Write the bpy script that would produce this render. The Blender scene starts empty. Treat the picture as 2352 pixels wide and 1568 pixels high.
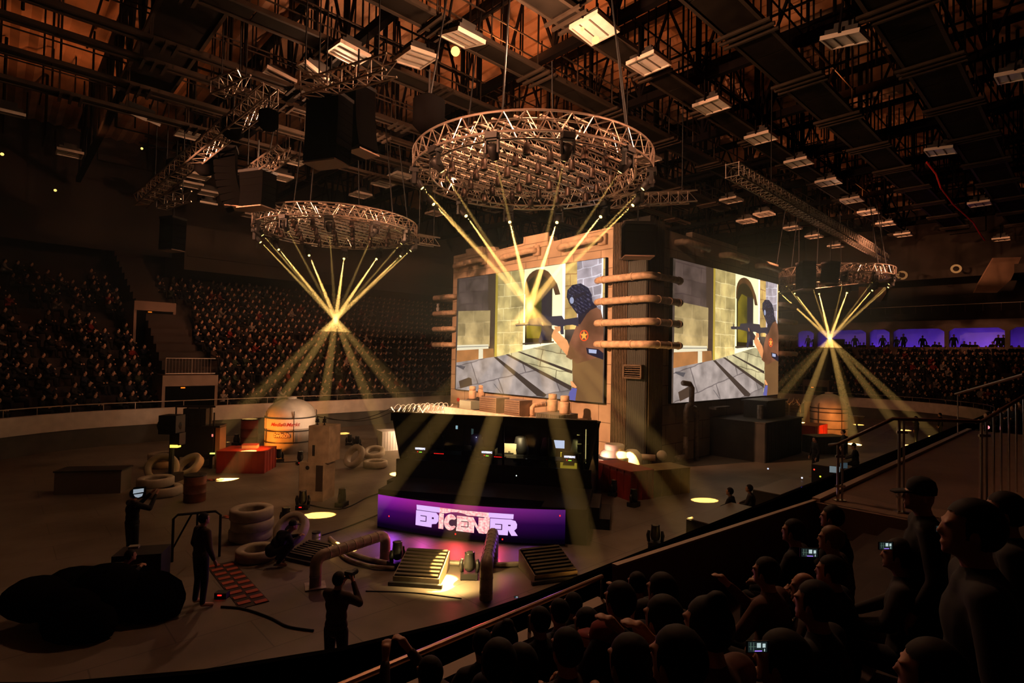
import bpy, math, random
from math import sin, cos, pi, radians as R, sqrt, atan2
from mathutils import Matrix, Vector
sc = bpy.context.scene
COL = sc.collection
random.seed(7)

# ---------------------------------------------------------------- camera
CAMZ = 5.0
cd = bpy.data.cameras.new('camera'); cam = bpy.data.objects.new('camera', cd); COL.objects.link(cam)
cd.sensor_width = 36; cd.lens = 19.44; cd.clip_start = .05; cd.clip_end = 500
CM = Matrix.Translation((0, 0, CAMZ)) @ Matrix.Rotation(R(91.44), 4, 'X') @ Matrix.Rotation(R(1.12), 4, 'Z')
cam.matrix_world = CM; sc.camera = cam
CM3 = CM.to_3x3(); CMI = CM.inverted()
def ray(px, py): return CM3 @ Vector(((px - 1176) / 1270, -(py - 784) / 1270, -1))
def G(px, py, z=0.):                      # photo pixel -> point on the level z
    d = ray(px, py); return Vector((0, 0, CAMZ)) + d * ((z - CAMZ) / d.z)
def D(px, py, Y):                         # photo pixel -> point at depth Y
    d = ray(px, py); return Vector((0, 0, CAMZ)) + d * (Y / d.y)
def proj(p):
    q = CMI @ Vector(p); return (1176 + 1270 * q.x / -q.z, 784 - 1270 * q.y / -q.z)

# ---------------------------------------------------------------- world, exposure, render quality
w = bpy.data.worlds.new('world'); sc.world = w; w.use_nodes = True
w.node_tree.nodes['Background'].inputs[0].default_value = (.0085, .0032, .0022, 1)
w.node_tree.nodes['Background'].inputs[1].default_value = .45
sc.view_settings.view_transform = 'Standard'; sc.view_settings.look = 'None'
sc.view_settings.exposure = 0; sc.view_settings.gamma = 1
sc.cycles.max_bounces = 4; sc.cycles.diffuse_bounces = 2; sc.cycles.glossy_bounces = 2
sc.cycles.transparent_max_bounces = 48; sc.cycles.transmission_bounces = 3; sc.cycles.volume_bounces = 0
sc.cycles.sample_clamp_indirect = 3; sc.cycles.sample_clamp_direct = 0
sc.cycles.use_denoising = True
sc.cycles.use_adaptive_sampling = True; sc.cycles.adaptive_threshold = .04
sc.cycles.caustics_reflective = False; sc.cycles.caustics_refractive = False

# arena axes: u runs along the rink, v across it
A = R(43); CU, SU = cos(A), sin(A)
def W(u, v, z=0.): return Vector((u * CU - v * SU, u * SU + v * CU, z))
def UV(p): return (p[0] * CU + p[1] * SU, -p[0] * SU + p[1] * CU)

def spot(name, p, t, power, color, size, blend=.3, r=.05):
    l = bpy.data.lights.new(name, 'SPOT'); l.energy = power; l.color = color
    l.spot_size = R(size); l.spot_blend = blend; l.shadow_soft_size = r
    o = bpy.data.objects.new(name, l); COL.objects.link(o); o.location = p
    o.rotation_euler = (Vector(t) - Vector(p)).to_track_quat('-Z', 'Y').to_euler(); return o
def point(name, p, power, color, r=.1):
    l = bpy.data.lights.new(name, 'POINT'); l.energy = power; l.color = color; l.shadow_soft_size = r
    o = bpy.data.objects.new(name, l); COL.objects.link(o); o.location = p; return o

RINGS = [(.57, 18.4), (-8.9, 27.8), (23., 40.)]
RZ = 11.0
BEAM = (1, .58, .15)
HEADS = []                                  # beam heads of the three rings: position, ring, k
for ri, (cx, cy) in enumerate(RINGS):
    for k in range(12):
        a = R(-12 + 30 * k)
        HEADS.append((Vector((cx + 3.9 * sin(a), cy + 3.9 * cos(a), 10.62)), ri, k))
BP = [400000, 520000, 640000]
BK = [.75, 1.15, 1., .7, .32, .3, .3, .3, .4, .6, .9, .8]     # some beams are dimmer
for p, ri, k in HEADS:
    cx, cy = RINGS[ri]; t = Vector((cx, cy, 6.64))
    far = cos(R(-12 + 30 * k))
    spot('beam_lamp', p + (t - p).normalized() * .44, t, BP[ri] * BK[k], BEAM, 2.85, .2, .026)['bank'] = ri

WARM = (1, .52, .22)
TC = W(21.48, 14.15)                        # foot of the tower's near corner
# floods that light the tower's left face, from the lighting trusses
spot('tower_flood', W(5.5, 19.8, 10.9), W(21.5, 20.6, 6.2), 31000, (1, .44, .2), 60, .6, .2)
# added fill lamps, unseen above the rings, brighten the floodlights and catwalks
for (x, y, e) in ((.5, 17, 2400), (-9, 27, 1300), (23, 40, 60)):
    point('added_ring_fill', (x, y - 1, 14.0), e * .8, (1, .50, .27), .3)
# added side floods at truss height, in place of bounce on the ring trusses
for (x, y), (tx, ty), e in (((-6, 9), RINGS[0], 5200), ((9, 12), RINGS[0], 3000), ((-16, 19), RINGS[1], 5200), ((-2, 20), RINGS[1], 3000), ((15, 33), RINGS[2], 3000), ((30, 33), RINGS[2], 5200)):
    spot('added_truss_flood', (x, y, 11.4), (tx, ty, 11.9), e * 2.2, (1, .40, .2), 44, .5, .1)
# orange house lamps over the catwalks, facing the roof
for (u, v, e) in ((7, 10, 2600), (4, 20, 1000), (14, 16, 1800), (26, 8, 420), (-2, 28, 500), (3, 38, 900), (20, 21, 1500), (44, 12, 300)):
    spot('roof_lamp', W(u, v, 16.6), W(u + 1, v, 22), e * .42, (1, .30, .085), 150, .5, .15)

# ---------------------------------------------------------------- helpers
def lin(c): return tuple(((x / 255 / 12.92) if x / 255 <= .04045 else ((x / 255 + .055) / 1.055) ** 2.4) for x in c)
MATS = {}
def mat(name, col, rough=.6, metal=0., noise=0., nscale=6., bump=0., spec=.4):
    if name in MATS: return MATS[name]
    m = bpy.data.materials.new(name); m.use_nodes = True; nt = m.node_tree; b = nt.nodes['Principled BSDF']
    b.inputs['Base Color'].default_value = (*col, 1); b.inputs['Roughness'].default_value = rough
    b.inputs['Metallic'].default_value = metal; b.inputs['Specular IOR Level'].default_value = spec
    if noise or bump:
        tc = nt.nodes.new('ShaderNodeTexCoord'); n = nt.nodes.new('ShaderNodeTexNoise')
        n.inputs['Scale'].default_value = nscale; n.inputs['Detail'].default_value = 5
        nt.links.new(tc.outputs['Object'], n.inputs['Vector'])
        if noise:
            r = nt.nodes.new('ShaderNodeValToRGB')
            r.color_ramp.elements[0].position = .32; r.color_ramp.elements[1].position = .68
            r.color_ramp.elements[0].color = (*[c * (1 - noise) for c in col], 1)
            r.color_ramp.elements[1].color = (*[min(1, c * (1 + noise * .6)) for c in col], 1)
            nt.links.new(n.outputs['Fac'], r.inputs[0]); nt.links.new(r.outputs[0], b.inputs['Base Color'])
        if bump:
            bm = nt.nodes.new('ShaderNodeBump'); bm.inputs['Strength'].default_value = bump; bm.inputs['Distance'].default_value = .03
            nt.links.new(n.outputs['Fac'], bm.inputs['Height']); nt.links.new(bm.outputs[0], b.inputs['Normal'])
    MATS[name] = m; return m
def emis(name, rgb, strength=1., rgb2=None, brick=None, noise=None):
    """surface of a screen or lamp; brick=(scale x, scale y, mortar) draws a wall picture in uv"""
    if name in MATS: return MATS[name]
    m = bpy.data.materials.new(name); m.use_nodes = True; nt = m.node_tree; nt.nodes.clear()
    m.cycles.emission_sampling = 'FRONT' if name.startswith('logo') else 'NONE'
    o = nt.nodes.new('ShaderNodeOutputMaterial'); e = nt.nodes.new('ShaderNodeEmission')
    e.inputs['Color'].default_value = (*lin(rgb), 1); e.inputs['Strength'].default_value = strength
    nt.links.new(e.outputs[0], o.inputs[0])
    if brick or noise:
        tc = nt.nodes.new('ShaderNodeTexCoord')
        n = nt.nodes.new('ShaderNodeTexNoise'); n.inputs['Scale'].default_value = (noise or 3.); n.inputs['Detail'].default_value = 6
        nt.links.new(tc.outputs['UV'], n.inputs['Vector'])
        if brick:
            mp = nt.nodes.new('ShaderNodeMapping'); mp.inputs['Scale'].default_value = (brick[0], brick[1], 1)
            if len(brick) > 3: mp.inputs['Rotation'].default_value = (0, 0, R(brick[3]))
            ad = nt.nodes.new('ShaderNodeMixRGB'); ad.blend_type = 'LINEAR_LIGHT'; ad.inputs[0].default_value = .014
            nt.links.new(tc.outputs['UV'], ad.inputs[1]); nt.links.new(n.outputs['Color'], ad.inputs[2])
            nt.links.new(ad.outputs[0], mp.inputs[0])
            b = nt.nodes.new('ShaderNodeTexBrick'); b.inputs['Scale'].default_value = 1
            b.inputs['Mortar Size'].default_value = brick[2]; b.inputs['Mortar Smooth'].default_value = .4
            b.inputs['Brick Width'].default_value = 1.; b.inputs['Row Height'].default_value = .5
            b.offset = .45
            c1 = lin(rgb); c2 = lin(rgb2 or rgb)
            b.inputs['Color1'].default_value = (*c1, 1); b.inputs['Color2'].default_value = (*[x * .62 for x in c1], 1)
            b.inputs['Mortar'].default_value = (*c2, 1)
            nt.links.new(mp.outputs[0], b.inputs[0])
            mu = nt.nodes.new('ShaderNodeMixRGB'); mu.blend_type = 'MULTIPLY'; mu.inputs[0].default_value = .7
            r = nt.nodes.new('ShaderNodeValToRGB'); r.color_ramp.elements[0].position = .3; r.color_ramp.elements[0].color = (.34, .31, .29, 1)
            r.color_ramp.elements[1].position = .65; r.color_ramp.elements[1].color = (1.3, 1.27, 1.24, 1)
            nt.links.new(n.outputs['Fac'], r.inputs[0])
            nt.links.new(b.outputs[0], mu.inputs[1]); nt.links.new(r.outputs[0], mu.inputs[2]); nt.links.new(mu.outputs[0], e.inputs[0])
        else:
            r = nt.nodes.new('ShaderNodeValToRGB'); r.color_ramp.elements[0].position = .35; r.color_ramp.elements[1].position = .65
            r.color_ramp.elements[0].color = (*lin(rgb2 or [c * .6 for c in rgb]), 1); r.color_ramp.elements[1].color = (*lin(rgb), 1)
            nt.links.new(n.outputs['Fac'], r.inputs[0]); nt.links.new(r.outputs[0], e.inputs[0])
    MATS[name] = m; return m

class MB:
    def __init__(s): s.v = []; s.f = []; s.m = []; s.uv = []; s.T = Matrix.Identity(4); s.mi = 0
    def add(s, vs, fs, uvs=None, mi=None):
        n = len(s.v)
        for p in vs:
            q = s.T @ Vector(p); s.v.append((q.x, q.y, q.z))
        s.uv += list(uvs) if uvs else [(0, 0)] * len(vs)
        for f in fs: s.f.append(tuple(i + n for i in f)); s.m.append(s.mi if mi is None else mi)
    def box(s, a, b, mi=None):
        v = [(x, y, z) for x in (a[0], b[0]) for y in (a[1], b[1]) for z in (a[2], b[2])]
        s.add(v, [(0, 1, 3, 2), (4, 6, 7, 5), (0, 4, 5, 1), (2, 3, 7, 6), (0, 2, 6, 4), (1, 5, 7, 3)], None, mi)
    def cb(s, c, d, rz=0, mi=None):         # box by centre and size
        T = s.T; s.T = T @ Matrix.Translation(c) @ Matrix.Rotation(rz, 4, 'Z')
        s.box([-x / 2 for x in d], [x / 2 for x in d], mi); s.T = T
    def bar(s, p, q, t, t2=None, mi=None):  # square bar
        p, q = Vector(p), Vector(q); d = q - p
        if d.length < 1e-6: return
        T = s.T; s.T = T @ Matrix.Translation(p) @ d.to_track_quat('Z', 'Y').to_matrix().to_4x4()
        t2 = t2 or t; s.box((-t / 2, -t2 / 2, 0), (t / 2, t2 / 2, d.length), mi); s.T = T
    def path(s, pts, r, n=8, caps=True, mi=None):
        pts = [Vector(p) for p in pts]; rs = r if isinstance(r, (list, tuple)) else [r] * len(pts)
        V = []; F = []; ref = None
        for i, p in enumerate(pts):
            t = (pts[min(i + 1, len(pts) - 1)] - pts[max(i - 1, 0)])
            if t.length < 1e-9: t = Vector((0, 0, 1))
            t.normalize()
            if ref is None: ref = Vector((0, 0, 1)) if abs(t.z) < .9 else Vector((1, 0, 0))
            x = (ref - t * ref.dot(t))
            if x.length < 1e-4: x = t.orthogonal()
            x.normalize(); y = t.cross(x); ref = x
            for k in range(n):
                a = 2 * pi * k / n; V.append(p + (x * cos(a) + y * sin(a)) * rs[i])
        for i in range(len(pts) - 1):
            for k in range(n):
                a, b = i * n + k, i * n + (k + 1) % n; F.append((a, b, b + n, a + n))
        if caps: F.append(tuple(range(n))[::-1]); F.append(tuple((len(pts) - 1) * n + k for k in range(n)))
        s.add(V, F, None, mi)
    def tube(s, p, q, r, r2=None, n=8, mi=None): s.path([p, q], [r, r if r2 is None else r2], n, True, mi)
    def lathe(s, prof, n=20, c=(0, 0, 0), mi=None, uv=False):
        V = []; F = []; U = []
        for i, (r, z) in enumerate(prof):
            for k in range(n + (1 if uv else 0)):
                a = 2 * pi * k / n; V.append((c[0] + r * cos(a), c[1] + r * sin(a), c[2] + z)); U.append((k / n, z))
        N = n + (1 if uv else 0)
        for i in range(len(prof) - 1):
            for k in range(n):
                a, b = i * N + k, i * N + ((k + 1) if uv else (k + 1) % n); F.append((a, b, b + N, a + N))
        if not uv:
            F.append(tuple(range(n))[::-1]); F.append(tuple((len(prof) - 1) * n + k for k in range(n)))
        s.add(V, F, U, mi)
    def ball(s, c, r, n=12, h=8, mi=None):
        if not isinstance(r, (tuple, list)): r = (r, r, r)
        V = [(c[0], c[1], c[2] - r[2])]; F = []
        for i in range(1, h):
            b = -pi / 2 + pi * i / h
            for k in range(n):
                a = 2 * pi * k / n; V.append((c[0] + r[0] * cos(b) * cos(a), c[1] + r[1] * cos(b) * sin(a), c[2] + r[2] * sin(b)))
        V.append((c[0], c[1], c[2] + r[2])); L = len(V) - 1
        for k in range(n): F.append((0, 1 + (k + 1) % n, 1 + k)); F.append((L, L - n + k, L - n + (k + 1) % n))
        for i in range(h - 2):
            for k in range(n):
                a, b = 1 + i * n + k, 1 + i * n + (k + 1) % n; F.append((a, b, b + n, a + n))
        s.add(V, F, None, mi)
    def torus(s, Rr, r, n=28, m=10, sz=1.):
        V = []; F = []
        for i in range(n):
            a = 2 * pi * i / n
            for k in range(m):
                b = 2 * pi * k / m; rr = Rr + r * cos(b); V.append((rr * cos(a), rr * sin(a), r * sz * sin(b)))
        for i in range(n):
            for k in range(m):
                F.append((i * m + k, ((i + 1) % n) * m + k, ((i + 1) % n) * m + (k + 1) % m, i * m + (k + 1) % m))
        s.add(V, F)
    def build(s, name, mats, parent=None, smooth=False, **props):
        me = bpy.data.meshes.new(name); me.from_pydata(s.v, [], s.f)
        if not isinstance(mats, (list, tuple)): mats = [mats]
        for m in mats: me.materials.append(m)
        if len(mats) > 1: me.polygons.foreach_set('material_index', s.m)
        if any(u != (0, 0) for u in s.uv):
            ul = me.uv_layers.new(name='UVMap'); d = [0.] * (2 * len(me.loops))
            for i, l in enumerate(me.loops): d[2 * i], d[2 * i + 1] = s.uv[l.vertex_index]
            ul.data.foreach_set('uv', d)
        if smooth: me.polygons.foreach_set('use_smooth', [True] * len(me.polygons))
        me.update()
        o = bpy.data.objects.new(name, me); COL.objects.link(o)
        if parent is not None: o.parent = parent
        for k, x in props.items(): o[k] = x
        return o
def part(name, fn, m, parent, smooth=False, **k):
    b = MB(); fn(b); return b.build(name, m, parent, smooth, **k)
def thing(name, label, cat, loc=(0, 0, 0), rz=0., group=None):
    o = bpy.data.objects.new(name, None); COL.objects.link(o); o.empty_display_size = .2
    o.location = loc; o.rotation_euler = (0, 0, rz); o['label'] = label; o['category'] = cat
    if group: o['group'] = group
    return o
def tag(o, label, cat, group=None, kind=None):
    o['label'] = label; o['category'] = cat
    if group: o['group'] = group
    if kind: o['kind'] = kind
    return o
def struct(o): o['kind'] = 'structure'; return o
KIDS = {}
def dup(root, loc, rz=None, label=None, group=None, rot=None):
    r = root.copy(); COL.objects.link(r); r.location = loc
    if rot: r.rotation_euler = rot
    elif rz is not None: r.rotation_euler = (root.rotation_euler[0], root.rotation_euler[1], rz)
    if label: r['label'] = label
    if group: r['group'] = group
    ks = KIDS.get(root.name)
    if ks is None: ks = KIDS[root.name] = [(c, list(c.children)) for c in root.children]
    for c, gs in ks:
        d = c.copy(); COL.objects.link(d); d.parent = r
        for g in gs:
            h = g.copy(); COL.objects.link(h); h.parent = d
    return r
def arc(c, r, a0, a1, n, ax1, ax2):
    c, ax1, ax2 = Vector(c), Vector(ax1), Vector(ax2)
    return [c + (ax1 * cos(a0 + (a1 - a0) * i / n) + ax2 * sin(a0 + (a1 - a0) * i / n)) * r for i in range(n + 1)]
def textmesh(body, size, name, m, parent, loc, rot, extrude=.004, bold=0., shear=0., sx=1.):
    c = bpy.data.curves.new(name, 'FONT'); c.body = body; c.size = size; c.extrude = extrude; c.offset = bold; c.shear = shear
    c.align_x = 'CENTER'; c.align_y = 'CENTER'; c.resolution_u = 3
    t = bpy.data.objects.new('tmp', c); COL.objects.link(t); bpy.context.view_layer.update()
    me = bpy.data.meshes.new_from_object(t.evaluated_get(bpy.context.evaluated_depsgraph_get()))
    bpy.data.objects.remove(t); bpy.data.curves.remove(c)
    me.materials.clear(); me.materials.append(m); me.name = name
    o = bpy.data.objects.new(name, me); COL.objects.link(o); o.parent = parent; o.location = loc; o.rotation_euler = rot; o.scale = (sx, 1, 1)
    return o

M_black = mat('black_paint', (.012, .011, .011), .55)
M_matt = mat('matt_black', (.004, .0035, .0035), .9, spec=0.)
M_dark = mat('dark_grey_metal', (.05, .045, .04), .5, .3, .3, 3)
M_alu = mat('truss_aluminium', (.78, .64, .54), .30, .88)
M_steel = mat('stainless_steel', (.6, .55, .5), .22, 1.)
M_tan = mat('tan_pipe', (.62, .46, .32), .55, 0, .35, 5, .2)
M_duct = mat('dusty_duct', (.40, .33, .27), .5, .3, .4, 6, .2)
M_cloth_blk = mat('black_cloth', (.012, .011, .012), .9, 0, .3, 8)
M_skin = mat('skin', (.46, .24, .15), .55)
M_hair = mat('dark_hair', (.010, .007, .005), .7, spec=.2)

# ---------------------------------------------------------------- floor
def mk_floor():
    b = MB(); b.add([W(-24, -12, 0), W(80, -12, 0), W(80, 62, 0), W(-24, 62, 0)], [(0, 1, 2, 3)])
    m = bpy.data.materials.new('stage_floor'); m.use_nodes = True; nt = m.node_tree; bs = nt.nodes['Principled BSDF']
    bs.inputs['Roughness'].default_value = .5; bs.inputs['Specular IOR Level'].default_value = .35
    tc = nt.nodes.new('ShaderNodeTexCoord'); mp = nt.nodes.new('ShaderNodeMapping'); mp.inputs['Rotation'].default_value = (0, 0, -A)
    br = nt.nodes.new('ShaderNodeTexBrick'); br.inputs['Scale'].default_value = 1; br.inputs['Brick Width'].default_value = 2.4; br.inputs['Row Height'].default_value = 1.2
    br.inputs['Mortar Size'].default_value = .012; br.inputs['Color1'].default_value = (.25, .205, .16, 1); br.inputs['Color2'].default_value = (.23, .19, .15, 1); br.inputs['Mortar'].default_value = (.15, .12, .10, 1)
    n = nt.nodes.new('ShaderNodeTexNoise'); n.inputs['Scale'].default_value = .8; n.inputs['Detail'].default_value = 8
    r = nt.nodes.new('ShaderNodeValToRGB'); r.color_ramp.elements[0].position = .3; r.color_ramp.elements[1].position = .7
    r.color_ramp.elements[0].color = (.6, .58, .55, 1); r.color_ramp.elements[1].color = (1, 1, 1, 1)
    mx = nt.nodes.new('ShaderNodeMixRGB'); mx.blend_type = 'MULTIPLY'; mx.inputs[0].default_value = 1
    L = nt.links.new
    L(tc.outputs['Object'], mp.inputs[0]); L(mp.outputs[0], br.inputs[0]); L(tc.outputs['Object'], n.inputs[0]); L(n.outputs['Fac'], r.inputs[0])
    L(br.outputs[0], mx.inputs[1]); L(r.outputs[0], mx.inputs[2]); L(mx.outputs[0], bs.inputs['Base Color'])
    struct(b.build('floor', m))
mk_floor()

# haze over the rink: real scattering in three neighbouring banks, one under each lighting ring
HAZE = []
def mk_haze():
    m = bpy.data.materials.new('stage_haze'); m.use_nodes = True; nt = m.node_tree; nt.nodes.clear()
    o = nt.nodes.new('ShaderNodeOutputMaterial'); s = nt.nodes.new('ShaderNodeVolumeScatter')
    s.inputs['Density'].default_value = .022; s.inputs['Anisotropy'].default_value = .45; s.inputs['Color'].default_value = (1, .95, .88, 1)
    nt.links.new(s.outputs[0], o.inputs['Volume'])
    m2 = m.copy(); m2.name = 'low_stage_haze'; [n for n in m2.node_tree.nodes if n.type == 'VOLUME_SCATTER'][0].inputs['Density'].default_value = .0048
    for a_, c_, lb in (((-2.6, 5.9), (29, 19.7), 'around the glass booth'), ((-2.6, 19.72), (29, 34.3), 'over the left part of the rink'), ((29.02, 5.9), (56.5, 34.3), 'over the far right part of the rink')):
        for z0, z1, mm, w_ in ((6.0, 10.9, m, 'thick upper haze in which the beams show, '), (.02, 5.98, m2, 'thin lower haze above the floor, ')):
            b = MB(); b.T = Matrix.Rotation(A, 4, 'Z'); b.box((*a_, z0), (*c_, z1))
            HAZE.append(tag(b.build('stage_haze', mm), w_ + lb, 'haze', 'stage haze', 'stuff'))
mk_haze()
# ---------------------------------------------------------------- rink boards, stands, walls, roof
U0, U1, V0, V1, CR = -3., 57., 5.35, 34.8, 8.5
def rr(off, n=10):                          # rounded rectangle round the rink, offset outwards (closed, starting near side)
    r = CR + off; P = []
    for cu, cv, a0 in ((U1 - CR, V0 + CR, -90), (U1 - CR, V1 - CR, 0), (U0 + CR, V1 - CR, 90), (U0 + CR, V0 + CR, 180)):
        for i in range(n + 1):
            a = R(a0 + 90 * i / n); P.append((cu + r * cos(a), cv + r * sin(a)))
    return P
def strip(b, prof, mi=None, closed=True, n=10, keep=None):
    """sweep a profile [(offset, z), ...] round the rink"""
    loops = [rr(o, n) for o, z in prof]; N = len(loops[0]); V = []; F = []
    for (o, z), L in zip(prof, loops): V += [W(x, y, z) for x, y in L]
    for i in range(len(prof) - 1):
        for k in range(N):
            j = (k + 1) % N
            if keep and not keep((Vector(loops[i][k]) + Vector(loops[i][j])) / 2): continue
            F.append((i * N + k, i * N + j, (i + 1) * N + j, (i + 1) * N + k))
    b.add(V, F, None, mi)
far_side = lambda p: p.y > 12 or p.x > 50
M_white = mat('white_board', (.82, .68, .57), .5, 0, .15, 2)
M_lower = mat('dark_board', (.10, .085, .07), .7, 0, .3, 1.5)
M_conc = mat('dark_concrete', (.038, .025, .021), .85, 0, .3, 1.2)
b = MB(); strip(b, [(0, 0), (0, .95)], 0); strip(b, [(0, .95), (-.06, .96), (-.06, 1.78), (.08, 1.80), (.12, 1.78), (.12, 0)], 1, keep=far_side)
strip(b, [(0, .95), (-.02, 1.74), (.1, 1.76), (.12, 1.70), (.12, 0)], 2, keep=lambda p: not far_side(p))
struct(b.build('wall_boards', [M_lower, M_white, M_matt]))
# rail on top of the far boards
def rail_run(b, off, z, keep, r=.028, n=10, post=.35, step=1):
    L = rr(off, n); N = len(L)
    for k in range(N):
        j = (k + 1) % N; p, q = Vector(L[k]), Vector(L[j])
        if not keep((p + q) / 2): continue
        m = max(1, int((q - p).length / 2.2))
        b.tube(W(p.x, p.y, z), W(q.x, q.y, z), r, n=6)
        for i in range(m):
            c = p.lerp(q, i / m); b.tube(W(c.x, c.y, z - post), W(c.x, c.y, z), r * .8, n=5)
b = MB(); rail_run(b, .3, 2.12, far_side)
tag(b.build('perimeter_rail', mat('rail_metal', (.55, .42, .33), .4, .6)), 'thin metal rail on posts running above the white far rink boards', 'railing')

ROWS = 17; EROWS = 9
def row_z(k): return 1.35 + .5 * k
def row_o(k): return 1.2 + .85 * k
def tier_prof(n):
    prof = [(.14, 1.3)]
    for k in range(n): prof += [(row_o(k), row_z(k) - (.5 if k else .05)), (row_o(k), row_z(k))]
    return prof + [(row_o(n), row_z(n - 1))]
b = MB()
strip(b, tier_prof(ROWS) + [(row_o(ROWS), 10.6)], keep=lambda p: p.y > 12 and p.x < 46)
strip(b, tier_prof(EROWS), keep=lambda p: p.x > 50 or (p.y > 12 and p.x > 44))
strip(b, tier_prof(5), keep=lambda p: p.y < 12 and 31 < p.x < 51)
struct(b.build('floor_seating_tiers', M_conc))
# back walls of the bowl
M_back = mat('back_wall', (.05, .036, .028), .85, 0, .35, .5)
b = MB(); OB = row_o(ROWS) + .02
strip(b, [(OB + 3, 0), (OB + 3, 24)], keep=lambda p: p.y > 8 and p.x < 46)
strip(b, [(OB, 12.2), (OB, 14.4), (OB + 3, 14.4)], keep=lambda p: p.y > 8 and p.x < 46)
struct(b.build('wall_far_side', M_back))
# closed gallery box jutting over the far stand
b = MB(); b.T = Matrix.Rotation(A, 4, 'Z'); b.box((10, 46.5, 10.9), (44, 53, 14.2)); b.box((10.2, 46.35, 11.9), (43.8, 46.5, 12.0))
struct(b.build('wall_upper_gallery', mat('gallery_brown', (.065, .047, .033), .8, 0, .3, .6)))

# gallery on the far end, its openings lit purple from inside
GU = 66.0
def gv(px, z=7.):                            # v of the point of the end wall seen at photo column px
    d = ray(px, 800); u, v = UV((d.x, d.y)); return v * GU / u
M_gal = mat('gallery_wall', (.34, .25, .19), .8, 0, .2, 1)
ZB, ZT = 6.6, 8.38
wins = [(1760, 1820), (1831, 1869), (1876, 1989), (1996, 2043), (2051, 2169), (2179, 2308), (2320, 2420)]
b = MB(); b.T = Matrix.Rotation(A, 4, 'Z')
b.box((GU, -14, 0), (GU + .3, 40, ZB)); b.box((GU, -14, ZT), (GU + .3, 40, 9.15))
vs = [40] + [x for a_, c_ in wins for x in (gv(a_), gv(c_))] + [-14]
for i in range(0, len(vs), 2): b.box((GU, vs[i + 1], ZB), (GU + .3, vs[i], ZT))
for a_, c_ in wins:                           # cut-off upper corners of the openings
    for x, sgn in ((gv(a_), -1), (gv(c_), 1)):
        b.add([(GU - .002, x, ZT), (GU - .002, x + sgn * .45, ZT), (GU - .002, x, ZT - .3)], [(0, 1, 2)])
b.box((GU + .3, -14, 9.0), (GU + 4, 40, 9.15))
struct(b.build('wall_far_end', M_gal))
M_room = mat('gallery_room_wall', (.75, .72, .8), .8, 0, .15, .7)
b = MB(); b.T = Matrix.Rotation(A, 4, 'Z')
b.box((GU + 3.2, -14, 5.2), (GU + 3.3, 40, 9)); b.box((GU + .3, -14, 5.2), (GU + 3.3, 40, 5.3))
for p_ in (1825, 1872, 1992, 2047, 2174, 2314): b.box((GU + .3, gv(p_) - .08, 5.3), (GU + 3.2, gv(p_) + .08, 9))
struct(b.build('wall_gallery_rooms', M_room))
for a_, c_, e in ((1831, 1869, .6), (1876, 1989, .8), (1996, 2043, .8), (2051, 2169, 1.), (2179, 2308, .9), (2320, 2400, .35)):
    v_ = (gv(a_) + gv(c_)) / 2
    spot('gallery_lamp', W(GU + .9, v_, 5.6), W(GU + 3.2, v_, 6.6), 200 * e, (.20, .06, 1), 150, .8, .2)['bank'] = -1
b = MB(); b.T = Matrix.Rotation(A, 4, 'Z'); b.box((GU + 6, -20, 9), (GU + 6.3, 40, 24)); b.box((GU, -20, 13.2), (GU + 6, 40, 14)); b.box((GU + .2, -14, 9.15), (GU + .3, 40, 9.9))
struct(b.build('wall_upper_end', M_back))
b = MB(); b.tube(W(GU, -14, 10.6), W(GU, 36, 10.6), .035, n=6)
for i in range(40): b.tube(W(GU, -14 + i * 1.27, 9.9), W(GU, -14 + i * 1.27, 10.6), .02, n=5)
tag(b.build('gallery_rail', MATS['rail_metal']), 'thin rail running above the purple lit gallery windows', 'railing')

# roof deck: corrugated sheet, ribs along v
b = MB(); n = 300; V = []; F = []
for i in range(n + 1):
    u = -30 + i * .38; z = 21.5 + (.09 if i % 2 else -.09)
    V += [W(u, -22, z), W(u, 62, z)]
for i in range(n): F.append((2 * i, 2 * i + 1, 2 * i + 3, 2 * i + 2))
b.add(V, F)
struct(b.build('ceiling', mat('roof_sheet', (.62, .34, .2), .8, 0, .65, .35)))
b = MB(); b.T = Matrix.Rotation(A, 4, 'Z')
b.box((-30, -22, 4), (-29.7, 62, 22)); b.box((-30, -22, 9), (84, -21.7, 22))
struct(b.build('wall_near_end', M_back))

# deep roof beams across the rink with their dark lattice
M_beam = mat('roof_steel', (.007, .005, .0045), .8, .0, .3, 2, 0, .05)
def roof_beam(u):
    o = thing('roof_truss', 'deep dark roof truss crossing the rink overhead, one of a regular row', 'truss', W(u, 15, 17.), A, 'roof trusses')
    def ch(b):
        b.box((-.14, -36, 0), (.14, 36, .35)); b.box((-.14, -36, 3.9), (.14, 36, 4.2))
    part('chord', ch, M_beam, o)
    def lat(b):
        for i in range(24):
            y = -36 + i * 3.
            b.bar((0, y, .3), (0, y, 4), .16); b.bar((0, y, .3), (0, y + 1.5, 4), .1); b.bar((0, y + 1.5, 4), (0, y + 3, .3), .1)
    part('lattice', lat, M_beam, o); return o
rb = roof_beam(-2)
for u in (4, 10, 16, 22, 28, 34, 40, 46, 52, 58): dup(rb, W(u, 15, 17.))

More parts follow.
